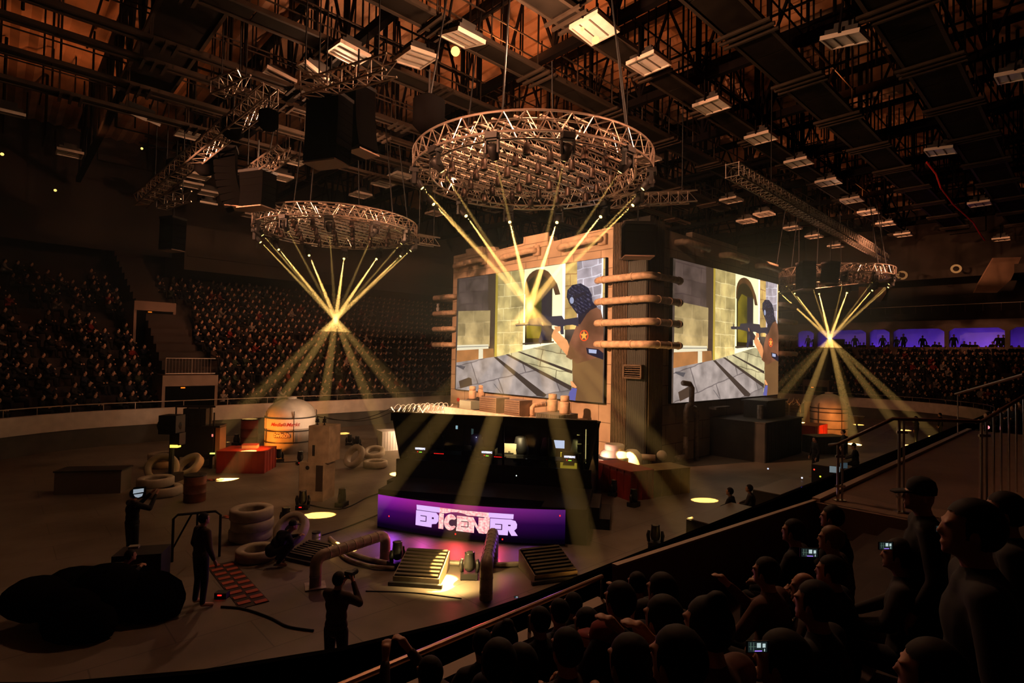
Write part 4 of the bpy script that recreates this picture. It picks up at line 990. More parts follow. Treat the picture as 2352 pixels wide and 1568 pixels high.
# two storage tanks
M_tank = mat('tank_white', (.62, .54, .46), .5, .1, .25, 1.6)
def tank(label, loc, r, h, writing, rz=0, twin=False):
    o = thing('storage_tank', label, 'tank', loc, rz)
    hs = h * .66
    def bd(b): b.lathe([(r, 0), (r, hs)] + [(r * cos(a), hs + (h - hs) * sin(a)) for a in [pi / 2 * i / 7 for i in range(1, 7)]] + [(.02, h)], 36)
    part('vessel', bd, M_tank, o, True)
    for z in (.55, 1.1, hs * .86, hs):
        part('hoop', lambda b: (b.lathe([(r, z - .03), (r * 1.025, z - .03), (r * 1.025, z + .03), (r, z + .03)], 36)), M_dark, o)
    for a in (-80, -10, -150, 60, 120): 
        part('upright_bar', lambda b: b.path([(r * 1.03 * cos(R(a)), r * 1.03 * sin(R(a)), .5), (r * 1.03 * cos(R(a)), r * 1.03 * sin(R(a)), hs + .28), (r * 1.0 * cos(R(a)), r * 1.0 * sin(R(a)), hs + .34)], .022, 6), M_dark, o)
    part('hatch', lambda b: b.lathe([(.25, h - .03), (.25, h + .06), (.02, h + .1)], 16), M_tank, o, True)
    if writing:
        def band(b):
            V = []; n = 24
            for i in range(n + 1):
                a = R(-160 + 140 * i / n); V += [(r * 1.04 * cos(a), r * 1.04 * sin(a), hs * .70), (r * 1.04 * cos(a), r * 1.04 * sin(a), hs * .98)]
            b.add(V, [(2 * i, 2 * i + 2, 2 * i + 3, 2 * i + 1) for i in range(n)])
        BAN = part('banner', band, mat('banner_white', (.8, .7, .6), .6), o)
        def wrap(body, size, z, a0, m, nm, bold, sh, rr_=1.05):
            t = textmesh(body, size, nm, m, o, (0, 0, 0), (0, 0, 0), .002, bold, sh)
            me = t.data
            for v in me.vertices:
                a = R(a0) + v.co.x / r; q = (r * rr_ + v.co.z) ; v.co = (q * cos(a), q * sin(a), z + v.co.y)
            me.update()
        wrap('Media', .24, hs * .83, -118, mat('sign_red', (.45, .03, .02), .5), 'lettering', .004, .35)
        wrap('Markt', .24, hs * .83, -82, MATS['sign_red'], 'lettering', .004, .35)
        wrap('@', .17, hs * .84, -99.5, MATS['sign_red'], 'spiral_emblem', .0, 0)
        wrap('twitch', .30, hs * .53, -106, mat('sign_shade', (.10, .03, .015), .6), 'lettering_shadow', .034, 0, 1.012); wrap('twitch', .30, hs * .535, -106, mat('sign_cream', (.9, .66, .5), .5), 'lettering', .012, 0, 1.022)
    return o
tank('domed white storage tank with two lines of writing, on the left', (-11.08, 28.0, 0), 1.2, 2.62, True, R(18))
p = at(1920, 1005); tank('domed storage tank far away at the right', p + Vector((.1, 1.0, 0)), 1.12, 2.85, False)
p = at(1815, 985); o = crate('yellow lit tall case next to the far tank', at(1879, 998) + Vector((.2, 1.2, 0)), A, (.9, .6, 2.1), mat('case_yellow', (.6, .4, .15), .6), 2)
o = thing('bucket_stand', 'pale bucket shaped lamp right of the far tank', 'lamp', at(1968, 992)); part('bowl', lambda b: b.lathe([(.25, .6), (.45, 1.1), (.5, 1.15)], 14), M_cream, o); part('foot', lambda b: b.tube((0, 0, 0), (0, 0, .6), .06), M_dark, o)
# tall cabinet
CB = thing('fuel_cabinet', 'tall worn beige cabinet of two offset boxes with insulators on top', 'cabinet', at(714, 1149) + Vector((-.42, .0, 0)), R(-10))
def c1(b): b.box((.0, 0, 0), (.88, .8, 1.28))
def c2(b): b.box((.28, .05, 1.28), (1.02, .85, 2.5))
M_beige = mat('worn_beige', (.46, .32, .20), .55, 0, .3, 3, .1)
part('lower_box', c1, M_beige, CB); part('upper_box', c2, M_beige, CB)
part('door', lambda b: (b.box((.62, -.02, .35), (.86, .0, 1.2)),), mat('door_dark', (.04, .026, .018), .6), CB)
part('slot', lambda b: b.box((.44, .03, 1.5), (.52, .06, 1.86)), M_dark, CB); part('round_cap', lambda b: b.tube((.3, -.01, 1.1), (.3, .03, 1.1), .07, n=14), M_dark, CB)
M_sider = mat('shade_brown', (.05, .035, .025), .7)  # dark sheets put the shade of the cabinet's unlit side into the colour
part('side_shade', lambda b: (b.box((-.012, .01, .01), (0, .79, 1.27)), b.box((.268, .06, 1.29), (.28, .84, 2.49))), M_sider, CB)
for x in (.42, .68):
    part('insulator', lambda b: b.lathe([(.05, 0), (.02, .03), (.02, .08), (.07, .09), (.07, .13), (.025, .14), (.06, .16), (.06, .2), (.02, .22), (.02, .3)], 12, (x, .35, 2.5)), M_black, CB)
q0 = CB.matrix_basis if False else Matrix.Translation(CB.location) @ Matrix.Rotation(R(-10), 4, 'Z')
b = MB()
for x, e in ((.42, (-4.9, 22.6, 2.75)), (.68, (-4.7, 22.6, 2.68))):
    a_ = q0 @ Vector((x, .35, 2.78)); e = Vector(e); b.path([a_.lerp(e, t / 10) + Vector((0, 0, -.28 * 4 * (t / 10) * (1 - t / 10))) for t in range(11)], .014, 5)
tag(b.build('power_cable', M_black), 'pair of thin black wires strung from the tall cabinet towards the booth', 'cable')

# ---------------------------------------------------------------- ducts, hoses and vent boxes in front
def duct_ribs(b, pts, r, n=10, every=.22):
    b.path(pts, r, n)
    for p, q in zip(pts, pts[1:]):
        p, q = Vector(p), Vector(q); L = (q - p).length; k = int(L / every)
        for i in range(k): c = p.lerp(q, (i + .5) / k); d = (q - p).normalized() * .012; b.tube(c - d, c + d, r * 1.05, n=n)
def elbow(p, c, d1, d2, r, n=5):              # quarter bend starting at p around c
    return arc(c, r, 0, pi / 2, n, d1, d2)
a0 = at(724, 1347); a1 = at(884, 1286); h = .62
d = (a1 - a0); Ld = d.length; d.normalize(); up = Vector((0, 0, 1))
o = thing('flexible_duct', 'thick dusty ribbed duct arching low over the floor left of centre', 'duct', a0)
P = [Vector((0, 0, .02)), up * (h - .18)] + [up * (h - .18) + d * .18 - d * .18 * cos(t) + up * .18 * sin(t) for t in (.4, .8, 1.2, pi / 2)] + [up * h + d * (Ld - .18)] + [up * h + d * (Ld - .18) + d * .18 * sin(t) - up * .18 * (1 - cos(t)) for t in (.4, .8, 1.2, pi / 2)] + [d * Ld + up * .02]
part('tube', lambda b: duct_ribs(b, P, .125), M_duct, o, True)
for q in (Vector((0, 0, 0)), d * Ld): part('flange', lambda b: b.cb(q + Vector((0, 0, .015)), (.42, .42, .03), .4), M_duct, o)
a0 = at(1116, 1378); a1 = at(1131, 1296); d = (a1 - a0); Ld = d.length; d.normalize(); h = .74
o = thing('flexible_duct', 'upright ribbed duct bending towards the purple panel, in front of the boards', 'duct', a0)
P = [Vector((0, 0, .02)), up * (h - .14)] + [up * (h - .14) + d * .14 - d * .14 * cos(t) + up * .14 * sin(t) for t in (.4, .8, 1.2, pi / 2)] + [up * (h + .04) + d * (Ld - .18)] + [up * (h + .04) + d * (Ld - .18) + d * .18 * sin(t) - up * .18 * (1 - cos(t)) for t in (.4, .8, 1.2, pi / 2)] + [d * Ld + up * .02]
part('tube', lambda b: duct_ribs(b, P, .135), M_duct, o, True)
part('flange', lambda b: b.cb(d * Ld + Vector((0, 0, .015)), (.42, .42, .03), .2), M_duct, o)
def vent_box(label, loc, rz, X=1.0, Y=1.0, h0=.18, h1=.42):
    o = thing('vent_box', label, 'vent', loc, rz)
    def bd(b):
        b.add([(-X / 2, -Y / 2, 0), (X / 2, -Y / 2, 0), (X / 2, Y / 2, 0), (-X / 2, Y / 2, 0), (-X / 2, -Y / 2, h0), (X / 2, -Y / 2, h0), (X / 2, Y / 2, h1), (-X / 2, Y / 2, h1)], [(0, 3, 2, 1), (0, 1, 5, 4), (1, 2, 6, 5), (2, 3, 7, 6), (3, 0, 4, 7), (4, 5, 6, 7)])
    part('body', bd, mat('vent_metal', (.2, .15, .11), .45, .4, .3, 4), o)
    def lv(b):
        sl = atan2(h1 - h0, Y)
        for i in range(8):
            t = (i + .5) / 8; b.T = Matrix.Translation((0, -Y / 2 + Y * t, h0 + (h1 - h0) * t)) @ Matrix.Rotation(sl, 4, 'X'); b.box((-X / 2 + .04, -Y * .035, .01), (X / 2 - .04, Y * .028, .045))
    part('louvre', lv, mat('louvre_metal', (.05, .037, .025), .4, .6), o)
    part('slat_gap_shade', lambda b: b.add([(-X / 2 + .02, -Y / 2 + .02, h0 + .008), (X / 2 - .02, -Y / 2 + .02, h0 + .008), (X / 2 - .02, Y / 2 - .02, h1 + .004), (-X / 2 + .02, Y / 2 - .02, h1 + .004)], [(0, 1, 2, 3)]), M_matt, o)  # black plate puts the shade between the slats into the colour
    part('base_rail', lambda b: b.box((-X / 2 - .08, -Y / 2 - .08, 0), (X / 2 + .08, -Y / 2, .08)), M_dark, o); return o
vent_box('louvred vent box beside the blinding yellow light pool, front centre', at(958, 1347) + Vector((.02, .55, 0)), R(-6), 1.02, 1.05)
vent_box('louvred vent box half hidden by the boards, right of the upright duct', at(1250, 1335) + Vector((.1, .5, 0)), R(20), 1.05, 1.0)
vent_box('flat black vent box under the arching duct at left', at(703, 1292) + Vector((-.05, .4, 0)), R(-24), .8, .75, .12, .22)
def hose(label, pts, r=.05, m=M_duct):
    b = MB(); P = [Vector(p) for p in pts]; Q = []
    for i in range(len(P) - 1):
        p0, p1, p2, p3 = P[max(0, i - 1)], P[i], P[i + 1], P[min(len(P) - 1, i + 2)]
        for k in range(6):
            t = k / 6; Q.append(.5 * ((2 * p1) + (p2 - p0) * t + (2 * p0 - 5 * p1 + 4 * p2 - p3) * t * t + (3 * p1 - p0 - 3 * p2 + p3) * t ** 3))
    Q.append(P[-1]); b.path(Q, r, 8); return tag(b.build('hose' if r > .03 else 'floor_cable', m, None, True), label, 'hose' if r > .03 else 'cable')
hp = lambda L, z=.06: [at(x, y, z) for x, y in L]
hose('shiny hose snaking from the arching duct to the louvred vent box', hp([(790, 1262), (805, 1275), (850, 1290), (900, 1300), (930, 1302)]), .06)
hose('second shiny hose lying beside the first, left of the vent box', hp([(775, 1268), (800, 1290), (850, 1305), (905, 1310)]), .045)
hose('pair of hoses passing behind the moving head light to the right', hp([(1020, 1297), (1090, 1300), (1150, 1302), (1200, 1300)]), .06)
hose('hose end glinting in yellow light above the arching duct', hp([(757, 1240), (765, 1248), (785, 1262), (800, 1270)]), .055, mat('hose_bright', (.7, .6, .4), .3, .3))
hose('black cable trailing across the front floor to the boards', hp([(508, 1395), (560, 1400), (620, 1420), (660, 1440), (720, 1450)], .02), .022, M_black)
hose('thin cable running from the cabinet to the booth', hp([(690, 1155), (780, 1170), (850, 1140), (905, 1125)], .015), .02, M_black)
hose('cable lying across the floor behind the arching duct', hp([(740, 1230), (800, 1210), (880, 1178)], .015), .02, M_black)
hose('cable by the tank leading to the floor lamps', hp([(598, 1060), (640, 1062), (690, 1060)], .015), .02, M_black)
hose('seam cable across the front floor below the vent boxes', hp([(840, 1358), (950, 1362), (1060, 1375)], .01), .013, M_black)
# floor moving heads
def floor_head():
    o = thing('floor_moving_head', 'floor light', 'stage light', (0, 0, 0), 0)
    part('base', lambda b: (b.box((-.19, -.15, .02), (.19, .15, .14)), [b.ball((x, y, .02), .03, 8, 4) for x in (-.17, .17) for y in (-.13, .13)]), mat('lamp_black', (.03, .028, .026), .35, .3), o)
    for s_ in (-1, 1): part('yoke_arm', lambda b: b.path([(s_ * .17, 0, .14), (s_ * .19, 0, .3), (s_ * .17, 0, .42)], [.045, .05, .035], 8), MATS['lamp_black'], o, True)
    h_ = part('head', lambda b: b.lathe([(.06, .16), (.11, .2), (.135, .3), (.12, .42), (.11, .54), (.12, .57)], 14), MATS['lamp_black'], o, True)
    part('lens', lambda b: b.lathe([(.085, .571), (.08, .574), (.01, .574)], 14), mat('lens_glass', (.4, .38, .34), .1, .6), h_); return o
fh = floor_head(); first = True
for px, py, lb in ((1078, 1327, 'gleaming yellow, between the vent box and the upright duct'), (785, 1162, 'at the foot of the tall cabinet'), (912, 1300, 'on the floor right of the arching duct'), (695, 1168, 'with a red display before the tall cabinet'),
                   (689, 1066, 'with a red display left of the tall cabinet'), (640, 1060, 'before the white tank'), (1505, 1255, 'alone on the right part of the floor'), (1411, 1138, 'in front of the dark red crate'), (1455, 1162, 'right of the dark red crate'),
                   (656, 1212, 'black, in the slanting yellow light pool'), (543, 1022, 'right of the far left light pool'), (803, 1022, 'beyond the white tyres, left one'), (820, 1026, 'beyond the white tyres, right one'), (1362, 1110, 'at the right foot of the booth')):
    o = fh if first else dup(fh, at(px, py), random.uniform(0, 6)); first = False; o.location = at(px, py)
    o['label'] = 'moving head floor light ' + lb; o['group'] = 'moving head lights on the floor'
    if 'red display' in lb:
        dsp = thing('lamp_display', 'tiny red status display on the floor light ' + lb.replace('with a red display ', ''), 'display', at(px, py) + Vector((0, -.2, .1)), 0)
        part('digits', lambda b: (b.box((-.04, -.01, -.012), (.04, 0, .012)),), M_red, dsp)
        part('bezel', lambda b: b.box((-.08, 0, -.035), (.08, .02, .035)), M_black, dsp)
o = thing('control_box', 'small black box with a red display by the chequered mats', 'box', at(510, 1372)); part('casing', lambda b: b.box((-.12, -.08, 0), (.12, .08, .12)), M_black, o); part('digits', lambda b: b.box((-.05, -.09, .07), (.03, -.081, .09)), M_red, o)
# checkered floor mats
def mats_(label, p, q, wd, n):
    o = thing('striped_mat', label, 'mat', (0, 0, 0)); p, q = at(*p), at(*q); d = q - p; L = d.length; d.normalize(); s = Vector((-d.y, d.x, 0))
    def base(b): V = [p - s * wd / 2, q - s * wd / 2, q + s * wd / 2, p + s * wd / 2]; b.add([v + up * .012 for v in V] + list(V), [(0, 1, 2, 3), (0, 4, 5, 1), (1, 5, 6, 2), (2, 6, 7, 3), (3, 7, 4, 0)])
    part('base', base, mat('mat_dark', (.05, .03, .025), .8), o)
    def st(b):
        for i in range(n):
            for k in (0, 1):
                c = p + d * (L * (i + .25 + .5 * k) / n) + s * (wd * (.25 if k else -.25)) + up * .02; b.cb(c, (L / n * .45, wd * .42, .012), atan2(d.y, d.x))
    part('chequer', st, mat('mat_red', (.5, .09, .04), .7), o)
mats_('orange and black chequered mat along the left front floor', (505, 1295), (585, 1390), .55, 9)
mats_('orange chequered strip behind the tyre stack', (515, 1190), (610, 1155), .3, 8)
mats_('short orange chequered strip before the left red crate', (470, 1103), (512, 1102), .3, 3)
# ---------------------------------------------------------------- raised block before the left screen with its clutter
BT = 1.95
def local(u, v, z=0): return TM @ Vector((u, v, z))
blk = thing('stage_block', 'pale low block below the left screen that carries jars and air units', 'platform', TC, A)
part('body', lambda b: b.box((-2.9, 3.2, 0), (-.02, 12.2, BT)), mat_block('stone_block_low', 1), blk)
def onblk(px, py, z=BT):                     # point on the block top seen at the pixel
    q = G(px, py, z); return Vector((q.x, q.y, z))
M_jar = mat('clay_jar', (.66, .48, .34), .6, 0, .2, 5)
def jar(label, px, py, r=.22, h=.72, z=2.46):
    o = thing('ceramic_insulator', label, 'jar', onblk(px, py, z), 0, 'jars below the left screen')
    if z > 2.4: part('plinth', lambda b: b.box((-.3, -.3, BT - z), (.3, .3, 0)), M_dark, o)
    part('body', lambda b: b.lathe([(r * .9, 0), (r, .05), (r, h * .62), (r * .75, h * .7)], 16), M_jar, o, True)
    part('cap', lambda b: b.lathe([(r * .78, h * .7), (r * .82, h * .76), (r * .82, h), (r * .6, h * 1.02)], 16), M_jar, o, True)
jar('tan capped jar at the left end under the left screen', 1085, 916); jar('second tan capped jar from the left under the left screen', 1106, 912)
jar('tan capped jar standing on the corrugated box, left one', 1269, 944, .26, .85, 2.25); jar('tan capped jar standing on the corrugated box, right one', 1297, 950, .26, .85, 2.25)
def acunit(label, px, py, rz, X, Y, Z):
    o = thing('air_conditioning_unit', label, 'air conditioner', onblk(px, py), rz)
    part('housing', lambda b: b.box((-X / 2, -Y / 2, 0), (X / 2, Y / 2, Z)), mat('unit_grey', (.30, .22, .16), .5, .1, .25, 3), o)
    part('louvre', lambda b: [b.box((-X / 2 - .03, -Y / 2 + .05, .06 + i * Z / 7.5), (-X / 2, Y / 2 - .05, .10 + i * Z / 7.5)) for i in range(7)], mat('unit_louvre', (.16, .11, .08), .5), o)
acunit('grey air unit with louvred side, left one below the left screen', 1135, 946, A, .95, 1.35, .8)
acunit('grey air unit with louvred side, right one below the left screen', 1190, 954, A, .9, 1.1, .8)
o = thing('flexible_duct', 'small elbow duct beside the air units under the left screen', 'duct', onblk(1222, 956)); part('tube', lambda b: duct_ribs(b, [(0, 0, 0), (0, 0, .45), (.1, .08, .55), (.75, .3, .62)], .12), M_jar, o, True)
o = thing('corrugated_box', 'greenish grey corrugated box behind the right end of the booth roof', 'box', local(-1.4, 3.95, 0), A)
part('body', lambda b: (b.box((-.85, -.7, 0), (.6, .7, 2.25)), [b.box((-.88, -.68 + i * .07, 0), (-.85, -.645 + i * .07, 2.25)) for i in range(20)], [b.box((-.83 + i * .07, -.73, 0), (-.8 + i * .07, -.7, 2.25)) for i in range(20)]), mat('corrugated_green', (.20, .20, .16), .5, .2, .2, 2), o)
M_beacon = emis('beacon_red', (200, 24, 20), .9)
for px, py, lb in ((1052, 938, 'left, beside the two jars'), (1189, 950, 'right, before the air unit')):
    o = thing('red_beacon', 'red beacon on a thin post, ' + lb, 'lamp', onblk(px, py)); part('post', lambda b: b.tube((0, 0, 0), (0, 0, .42), .025), M_dark, o); part('lens', lambda b: b.ball((0, 0, .5), (.09, .09, .11)), M_beacon, o, True)
o = thing('glass_case', 'small greenish glass case at the left end of the block', 'case', onblk(1078, 940), A); part('pane', lambda b: b.box((-.3, -.5, .05), (.3, .5, .5)), mat('pale_glass', (.42, .5, .42), .15, 0), o); part('frame', lambda b: b.box((-.33, -.53, .0), (.33, .53, .05)), M_dark, o)
# parapet in front of the block top
o = thing('parapet', 'glaring white parapet above the left end of the booth roof', 'parapet', local(-3.0, 0, 0), A)
part('wall', lambda b: b.box((-.1, 4.0, BT - .35), (.1, 13.6, BT + .12)), mat('parapet_white', (.75, .62, .5), .6, 0, .2, 3), o)

# barbed wire fences
def fence(label, p, q, h=1.9, n=4, yarm=True):
    p, q = Vector(p), Vector(q); d = q - p; L = d.length; d.normalize(); s = Vector((-d.y, d.x, 0)); o = thing('barbed_wire_fence', label, 'fence', p)
    mw = mat('fence_white', (.8, .72, .62), .4, .3)
    for i in range(n):
        c = d * (L * i / (n - 1)); part('post', lambda b: (b.bar(c, c + up * h, .07), b.bar(c + up * h, c + up * (h + .35) + d * .3, .06), b.bar(c + up * h, c + up * (h + .35) - d * .3, .06)), mw, o)
    def mesh_(b):
        k = int(L / .09)
        for i in range(k): b.bar(d * (L * i / k) + up * .1, d * (L * i / k) + up * h, .008)
        for i in range(10): z = .1 + (h - .1) * i / 9; b.bar(up * z, d * L + up * z, .01)
    part('wire_mesh', mesh_, mw, o)
    def coil(b):
        pts = []; turns = int(L / .28)
        for i in range(turns * 12):
            a = 2 * pi * i / 12; x = L * i / (turns * 12); r = .20 + .03 * sin(i * .7); pts.append(d * (x + .1 * sin(a)) + s * (r * cos(a)) + up * (h + .25 + r * sin(a)))
        b.path(pts, .018, 4)
    part('barbed_coil', coil, mw, o)
fence('brilliantly lit barbed wire fence at the left shoulder of the booth', (-6.0, 29.0, 0), (-3.5, 31.0, 0), 1.85, 3)
o = D(1790, 955, 38); fence('lit barbed wire fence right of the tower, beyond the dark block', (D(1787, 955, 40).x, 40, 0), (D(1838, 955, 39).x, 39, 0), 1.9, 3)

# dark block before the right face
blk2 = thing('stage_block', 'large dark block under the right screen with units on its top', 'platform', TC, A)
part('body', lambda b: (b.box((6.0, -2.85, 0), (10.8, -.02, 1.9)), b.box((5.95, -2.9, 1.9), (10.85, -.02, 1.96)), [b.box((6.05 + i * .12, -2.88, 0), (6.11 + i * .12, -2.85, 1.9)) for i in range(39)]), mat('block_dark', (.05, .042, .036), .7, 0, .3, 2), blk2)
o = thing('air_conditioning_unit', 'long dark unit on the block beneath the right screen', 'air conditioner', local(8.9, -1.6, 1.96), A); part('housing', lambda b: (b.box((-.9, -.5, 0), (1.6, .7, .85)), b.box((-1.0, -.6, .85), (1.7, .8, .93))), M_dark, o); part('pipe_stub', lambda b: b.tube((-1.2, -.3, 0), (-1.2, -.3, .7), .16), M_duct, o)
o = thing('vertical_pipe', 'dusty bent pipe climbing the tower foot right of the ribbed column', 'pipe', local(2.6, -.5, 0), A)
part('tube', lambda b: (b.path([(-.7, 0, .35), (0, 0, .35), (.1, 0, .45), (.1, 0, 1.3)], .13, 10), b.path([(.1, 0, 1.3), (.1, 0, 2.5), (.25, 0, 2.75), (.6, 0, 2.8)], .13, 10), b.path([(.6, 0, 2.8), (.62, 0, 3.6), (.4, 0, 3.8), (-.2, 0, 3.85)], .13, 10)), M_duct, o, True)
o = thing('vertical_pipe', 'second fainter pipe beside the bent pipe at the tower foot', 'pipe', local(3.9, -.4, 0), A)
part('tube', lambda b: b.path([(0, 0, 0), (0, 0, 2.4), (-.2, 0, 2.6), (-.6, 0, 2.65)], .12, 10), M_duct, o, True)
o = thing('wall_light_box', 'flat pale box on the dark wall right under the right screen', 'box', local(6.6, -.25, 2.4), A); part('body', lambda b: b.box((-.8, -.2, 0), (.8, .2, .12)), M_duct, o)
# white tank and pipes left of the column
o = thing('small_tank', 'pinkish white bulging tank behind the dark red crate, glaring on top', 'tank', (4.25, 22.6, 0), R(20))
part('vessel', lambda b: (b.lathe([(.55, 0), (.62, .3), (.64, .85), (.55, 1.15), (.32, 1.3)], 20), b.lathe([(.36, 1.2), (.4, 1.26), (.4, 1.46), (.34, 1.49)], 20)), mat('tank_pink', (.75, .58, .48), .5), o, True)
part('strap', lambda b: b.lathe([(.645, .9), (.66, .92), (.66, .98), (.645, 1.)], 20), M_dark, o)
o = thing('small_tank', 'round cream tank touching the larger one by the ribbed column', 'tank', (4.95, 22.5, 0), 0)
part('vessel', lambda b: b.lathe([(.38, 0), (.42, .8), (.38, 1.1), (.2, 1.28), (.02, 1.3)], 18), mat('tank_cream', (.78, .66, .46), .5), o, True); part('strap', lambda b: b.path([(-.42, 0, .2), (-.43, 0, 1.), (-.2, 0, 1.5)], .02, 6), M_dark, o)
o = thing('pipe_elbow', 'pipe with a white ball end lying at the foot of the ribbed column', 'pipe', (5.9, 22.9, .9), R(-15)); part('tube', lambda b: b.path([(-.5, 0, 0), (.1, 0, 0)], .13, 10), M_jar, o, True); part('ball', lambda b: b.ball((.35, 0, .12), .21), mat('ball_white', (.8, .72, .55), .5), o, True)
part('bracket', lambda b: b.box((-.3, -.05, -.9), (-.2, .05, 0)), M_dark, o)

# ---------------------------------------------------------------- hanging loudspeakers
def line_array(label, px, ytop, ybot, Y, face, n=9, curve=.5, wd=1.15):
    top = D(px, ytop, Y); bot = D(px, ybot, Y); H = top.z - bot.z; o = thing('line_array_speaker', label, 'loudspeaker', top, face); h = H / n
    x = 0; z = 0
    for i in range(n):
        tl = curve * (i / n) ** 1.5; c = Vector((0, -x, z))
        def f(b):
            b.T = Matrix.Translation(c) @ Matrix.Rotation(-tl, 4, 'X'); b.box((-wd / 2, -.4, -h * .96), (wd / 2, .4, 0)); b.box((-wd / 2 + .05, .4, -h * .9), (wd / 2 - .05, .43, -h * .06))
        cbn = part('cabinet', f, M_matt, o); g_ = part('grille', lambda b: (setattr(b, 'T', Matrix.Translation(c) @ Matrix.Rotation(-tl, 4, 'X')), b.box((-wd / 2 + .05, .43, -h * .9), (wd / 2 - .05, .445, -h * .06))), M_matt, cbn); x += sin(tl) * h; z -= cos(tl) * h
    part('flying_frame', lambda b: (b.box((-wd / 2, -.45, 0), (wd / 2, .45, .12)), b.bar((0, 0, .1), (0, 0, 1.5), .05)), M_black, o)
    part('base_plate', lambda b: (setattr(b, 'T', Matrix.Translation((0, -x, z))), b.box((-wd / 2, -.42, -.05), (wd / 2, .42, 0))), mat('speaker_base', (.35, .22, .16), .6), o)
line_array('largest hanging black loudspeaker column left of the middle ring', 758, 232, 378, 18.5, R(-20), 9, .12, 1.3)
line_array('curved black loudspeaker column right behind the largest one', 822, 208, 355, 19.5, R(60), 9, .3, .95)
line_array('curved dark loudspeaker column above the left ring', 520, 345, 478, 24, R(110), 9, .55, .9)
line_array('broad dark loudspeaker cluster just right of the curved column, over the left ring', 592, 400, 478, 24, R(-20), 5, .1, 1.35)
line_array('distant dim loudspeaker hanging below the end of the diagonal truss', 398, 505, 575, 30, R(-20), 5, .05, 1.0)
line_array('small black loudspeaker column before the far right ring, left one', 1851, 606, 664, 34, R(0), 8, .08, .85)
line_array('small curved loudspeaker column before the far right ring, right one', 1908, 606, 652, 35, R(-70), 8, .5, .7)
line_array('dark bulky loudspeaker hidden in the shade above the corner column', 1465, 520, 590, 22.5, R(0), 4, .1, 1.2)
# ---------------------------------------------------------------- straight trusses
M_alud = mat('shaded_truss', (.30, .25, .21), .5, .5)  # darker copy of the aluminium, with the weak light put into its colour
def truss(label, P0, P1, wd=.5, m=None):
    o = thing('box_truss', label, 'truss', P0); q = Vector(P1) - Vector(P0)
    b = MB(); straight_truss(b, (0, 0, 0), q, wd, wd, .035, .55); b.build('lattice', m or M_alu, o)
    [part('hoist_chain', lambda b: b.tube(q * t + up * .25, q * t + up * 5, .025, n=5), M_black, o) for t in (.15, .85)]; return o
truss('long aluminium truss slanting across the upper left', D(622, 215, 19.5), D(322, 462, 27.5), .55)
truss('aluminium truss above the largest hanging loudspeaker', D(705, 208, 18.2), D(900, 150, 16.6), .5)
truss('short aluminium truss behind the curved loudspeaker', D(556, 415, 26), D(652, 350, 22), .5)
truss('short truss stub under the left end of the slanting truss', D(372, 468, 27.5), D(428, 448, 26.5), .5)
truss('aluminium truss right of the middle ring above the tower', D(1408, 462, 23.5), D(1592, 452, 25.5), .5)
truss('long dim truss running to the far right ring', D(1682, 390, 23), D(2035, 592, 44), .55, M_alud)
truss('flat truss low before the far right ring', D(1790, 664, 38), D(2062, 634, 42), .45)
truss('short truss stub right of the left ring', D(955, 548, 29), D(1003, 556, 30.5), .45)
truss('small dark truss ring piece at the upper left ceiling', D(500, 205, 20), D(560, 182, 19), .5)
truss('truss behind the top of the left loudspeakers', D(690, 180, 17.5), D(760, 195, 17.8), .35)
# spot lamps on the slanting truss
def lamp_round(label, px, py, Y, r=.4):
    o = thing('follow_spot', label, 'stage light', D(px, py, Y)); part('drum', lambda b: b.lathe([(r * .6, -r * 1.1), (r, -r * .7), (r, r * .8), (r * .5, r * 1.1)], 16), M_matt, o, True); part('bracket', lambda b: b.bar((0, 0, r), (0, 0, r + .9), .05), M_black, o)
lamp_round('round black lamp hanging right of the slanting truss', 617, 275, 19.5, .33); lamp_round('dark lamp on the middle of the slanting truss', 535, 292, 21.5, .4)
lamp_round('dark lamp low on the slanting truss', 405, 388, 25.5, .42); lamp_round('dark lamp below the slanting truss', 470, 378, 24, .4)
lamp_round('big dark drum lamp at the upper left of the middle ring', 985, 262, 17, .5)
# yellow glows: working lamps among the ceiling lights
for px, py, Y, r, lb in ((1338, 66, 15, .05, 'sparkling small lamp on the brightest floodlight'), (1368, 92, 15, .10, 'yellow lamp glowing through the brightest floodlight'), (1046, 118, 14.2, .12, 'yellow lamp glowing through the tilted floodlight'),
                        (5, 354, 25, .07, 'tiny ceiling lamp at the left edge'), (127, 437, 30, .07, 'tiny lamp above the dark left stand'), (326, 341, 24, .05, 'tiny lamp left of the slanting truss')):
    b = MB(); b.ball((0, 0, 0), r, 10, 6); o = b.build('small_lamp', emis('lamp_glow', (255, 214, 110), 2.4), None, True); o.location = D(px, py, Y); tag(o, lb, 'lamp')
# ring lamps and banners on the far right
for px, py, r in ((2072, 632, .33), (2196, 617, .33)):
    b = MB(); b.torus(r, .09, 20, 8); o = b.build('ring_lamp', emis('ring_glow', (210, 140, 80), .5), None, True); o.location = D(px, py, 50); o.rotation_euler = (R(80), 0, R(-30)); tag(o, 'small glowing round ring lamp high at the right, ' + ('left one' if px < 2100 else 'right one'), 'lamp')
def flat(name, lb, cat, pts, m, Y):
    P = [D(x, y, Y) for x, y in pts]; c = P[0]; n = len(P); b = MB(); back = Vector((-.05, .08, 0))
    b.add([p - c for p in P] + [p - c + back for p in P], [tuple(range(n)), tuple(range(n, 2 * n))[::-1]] + [(i, i + n, (i + 1) % n + n, (i + 1) % n) for i in range(n)]); o = b.build(name, m); o.location = c; return tag(o, lb, cat)
M_ban = mat('banner_cloth', (.42, .25, .16), .85, 0, .15, 1)
flat('wall_banner', 'slanted pale banner high on the wall at the far right', 'banner', [(2282, 592), (2346, 590), (2322, 642), (2290, 672), (2238, 672), (2248, 650)], M_ban, 49)
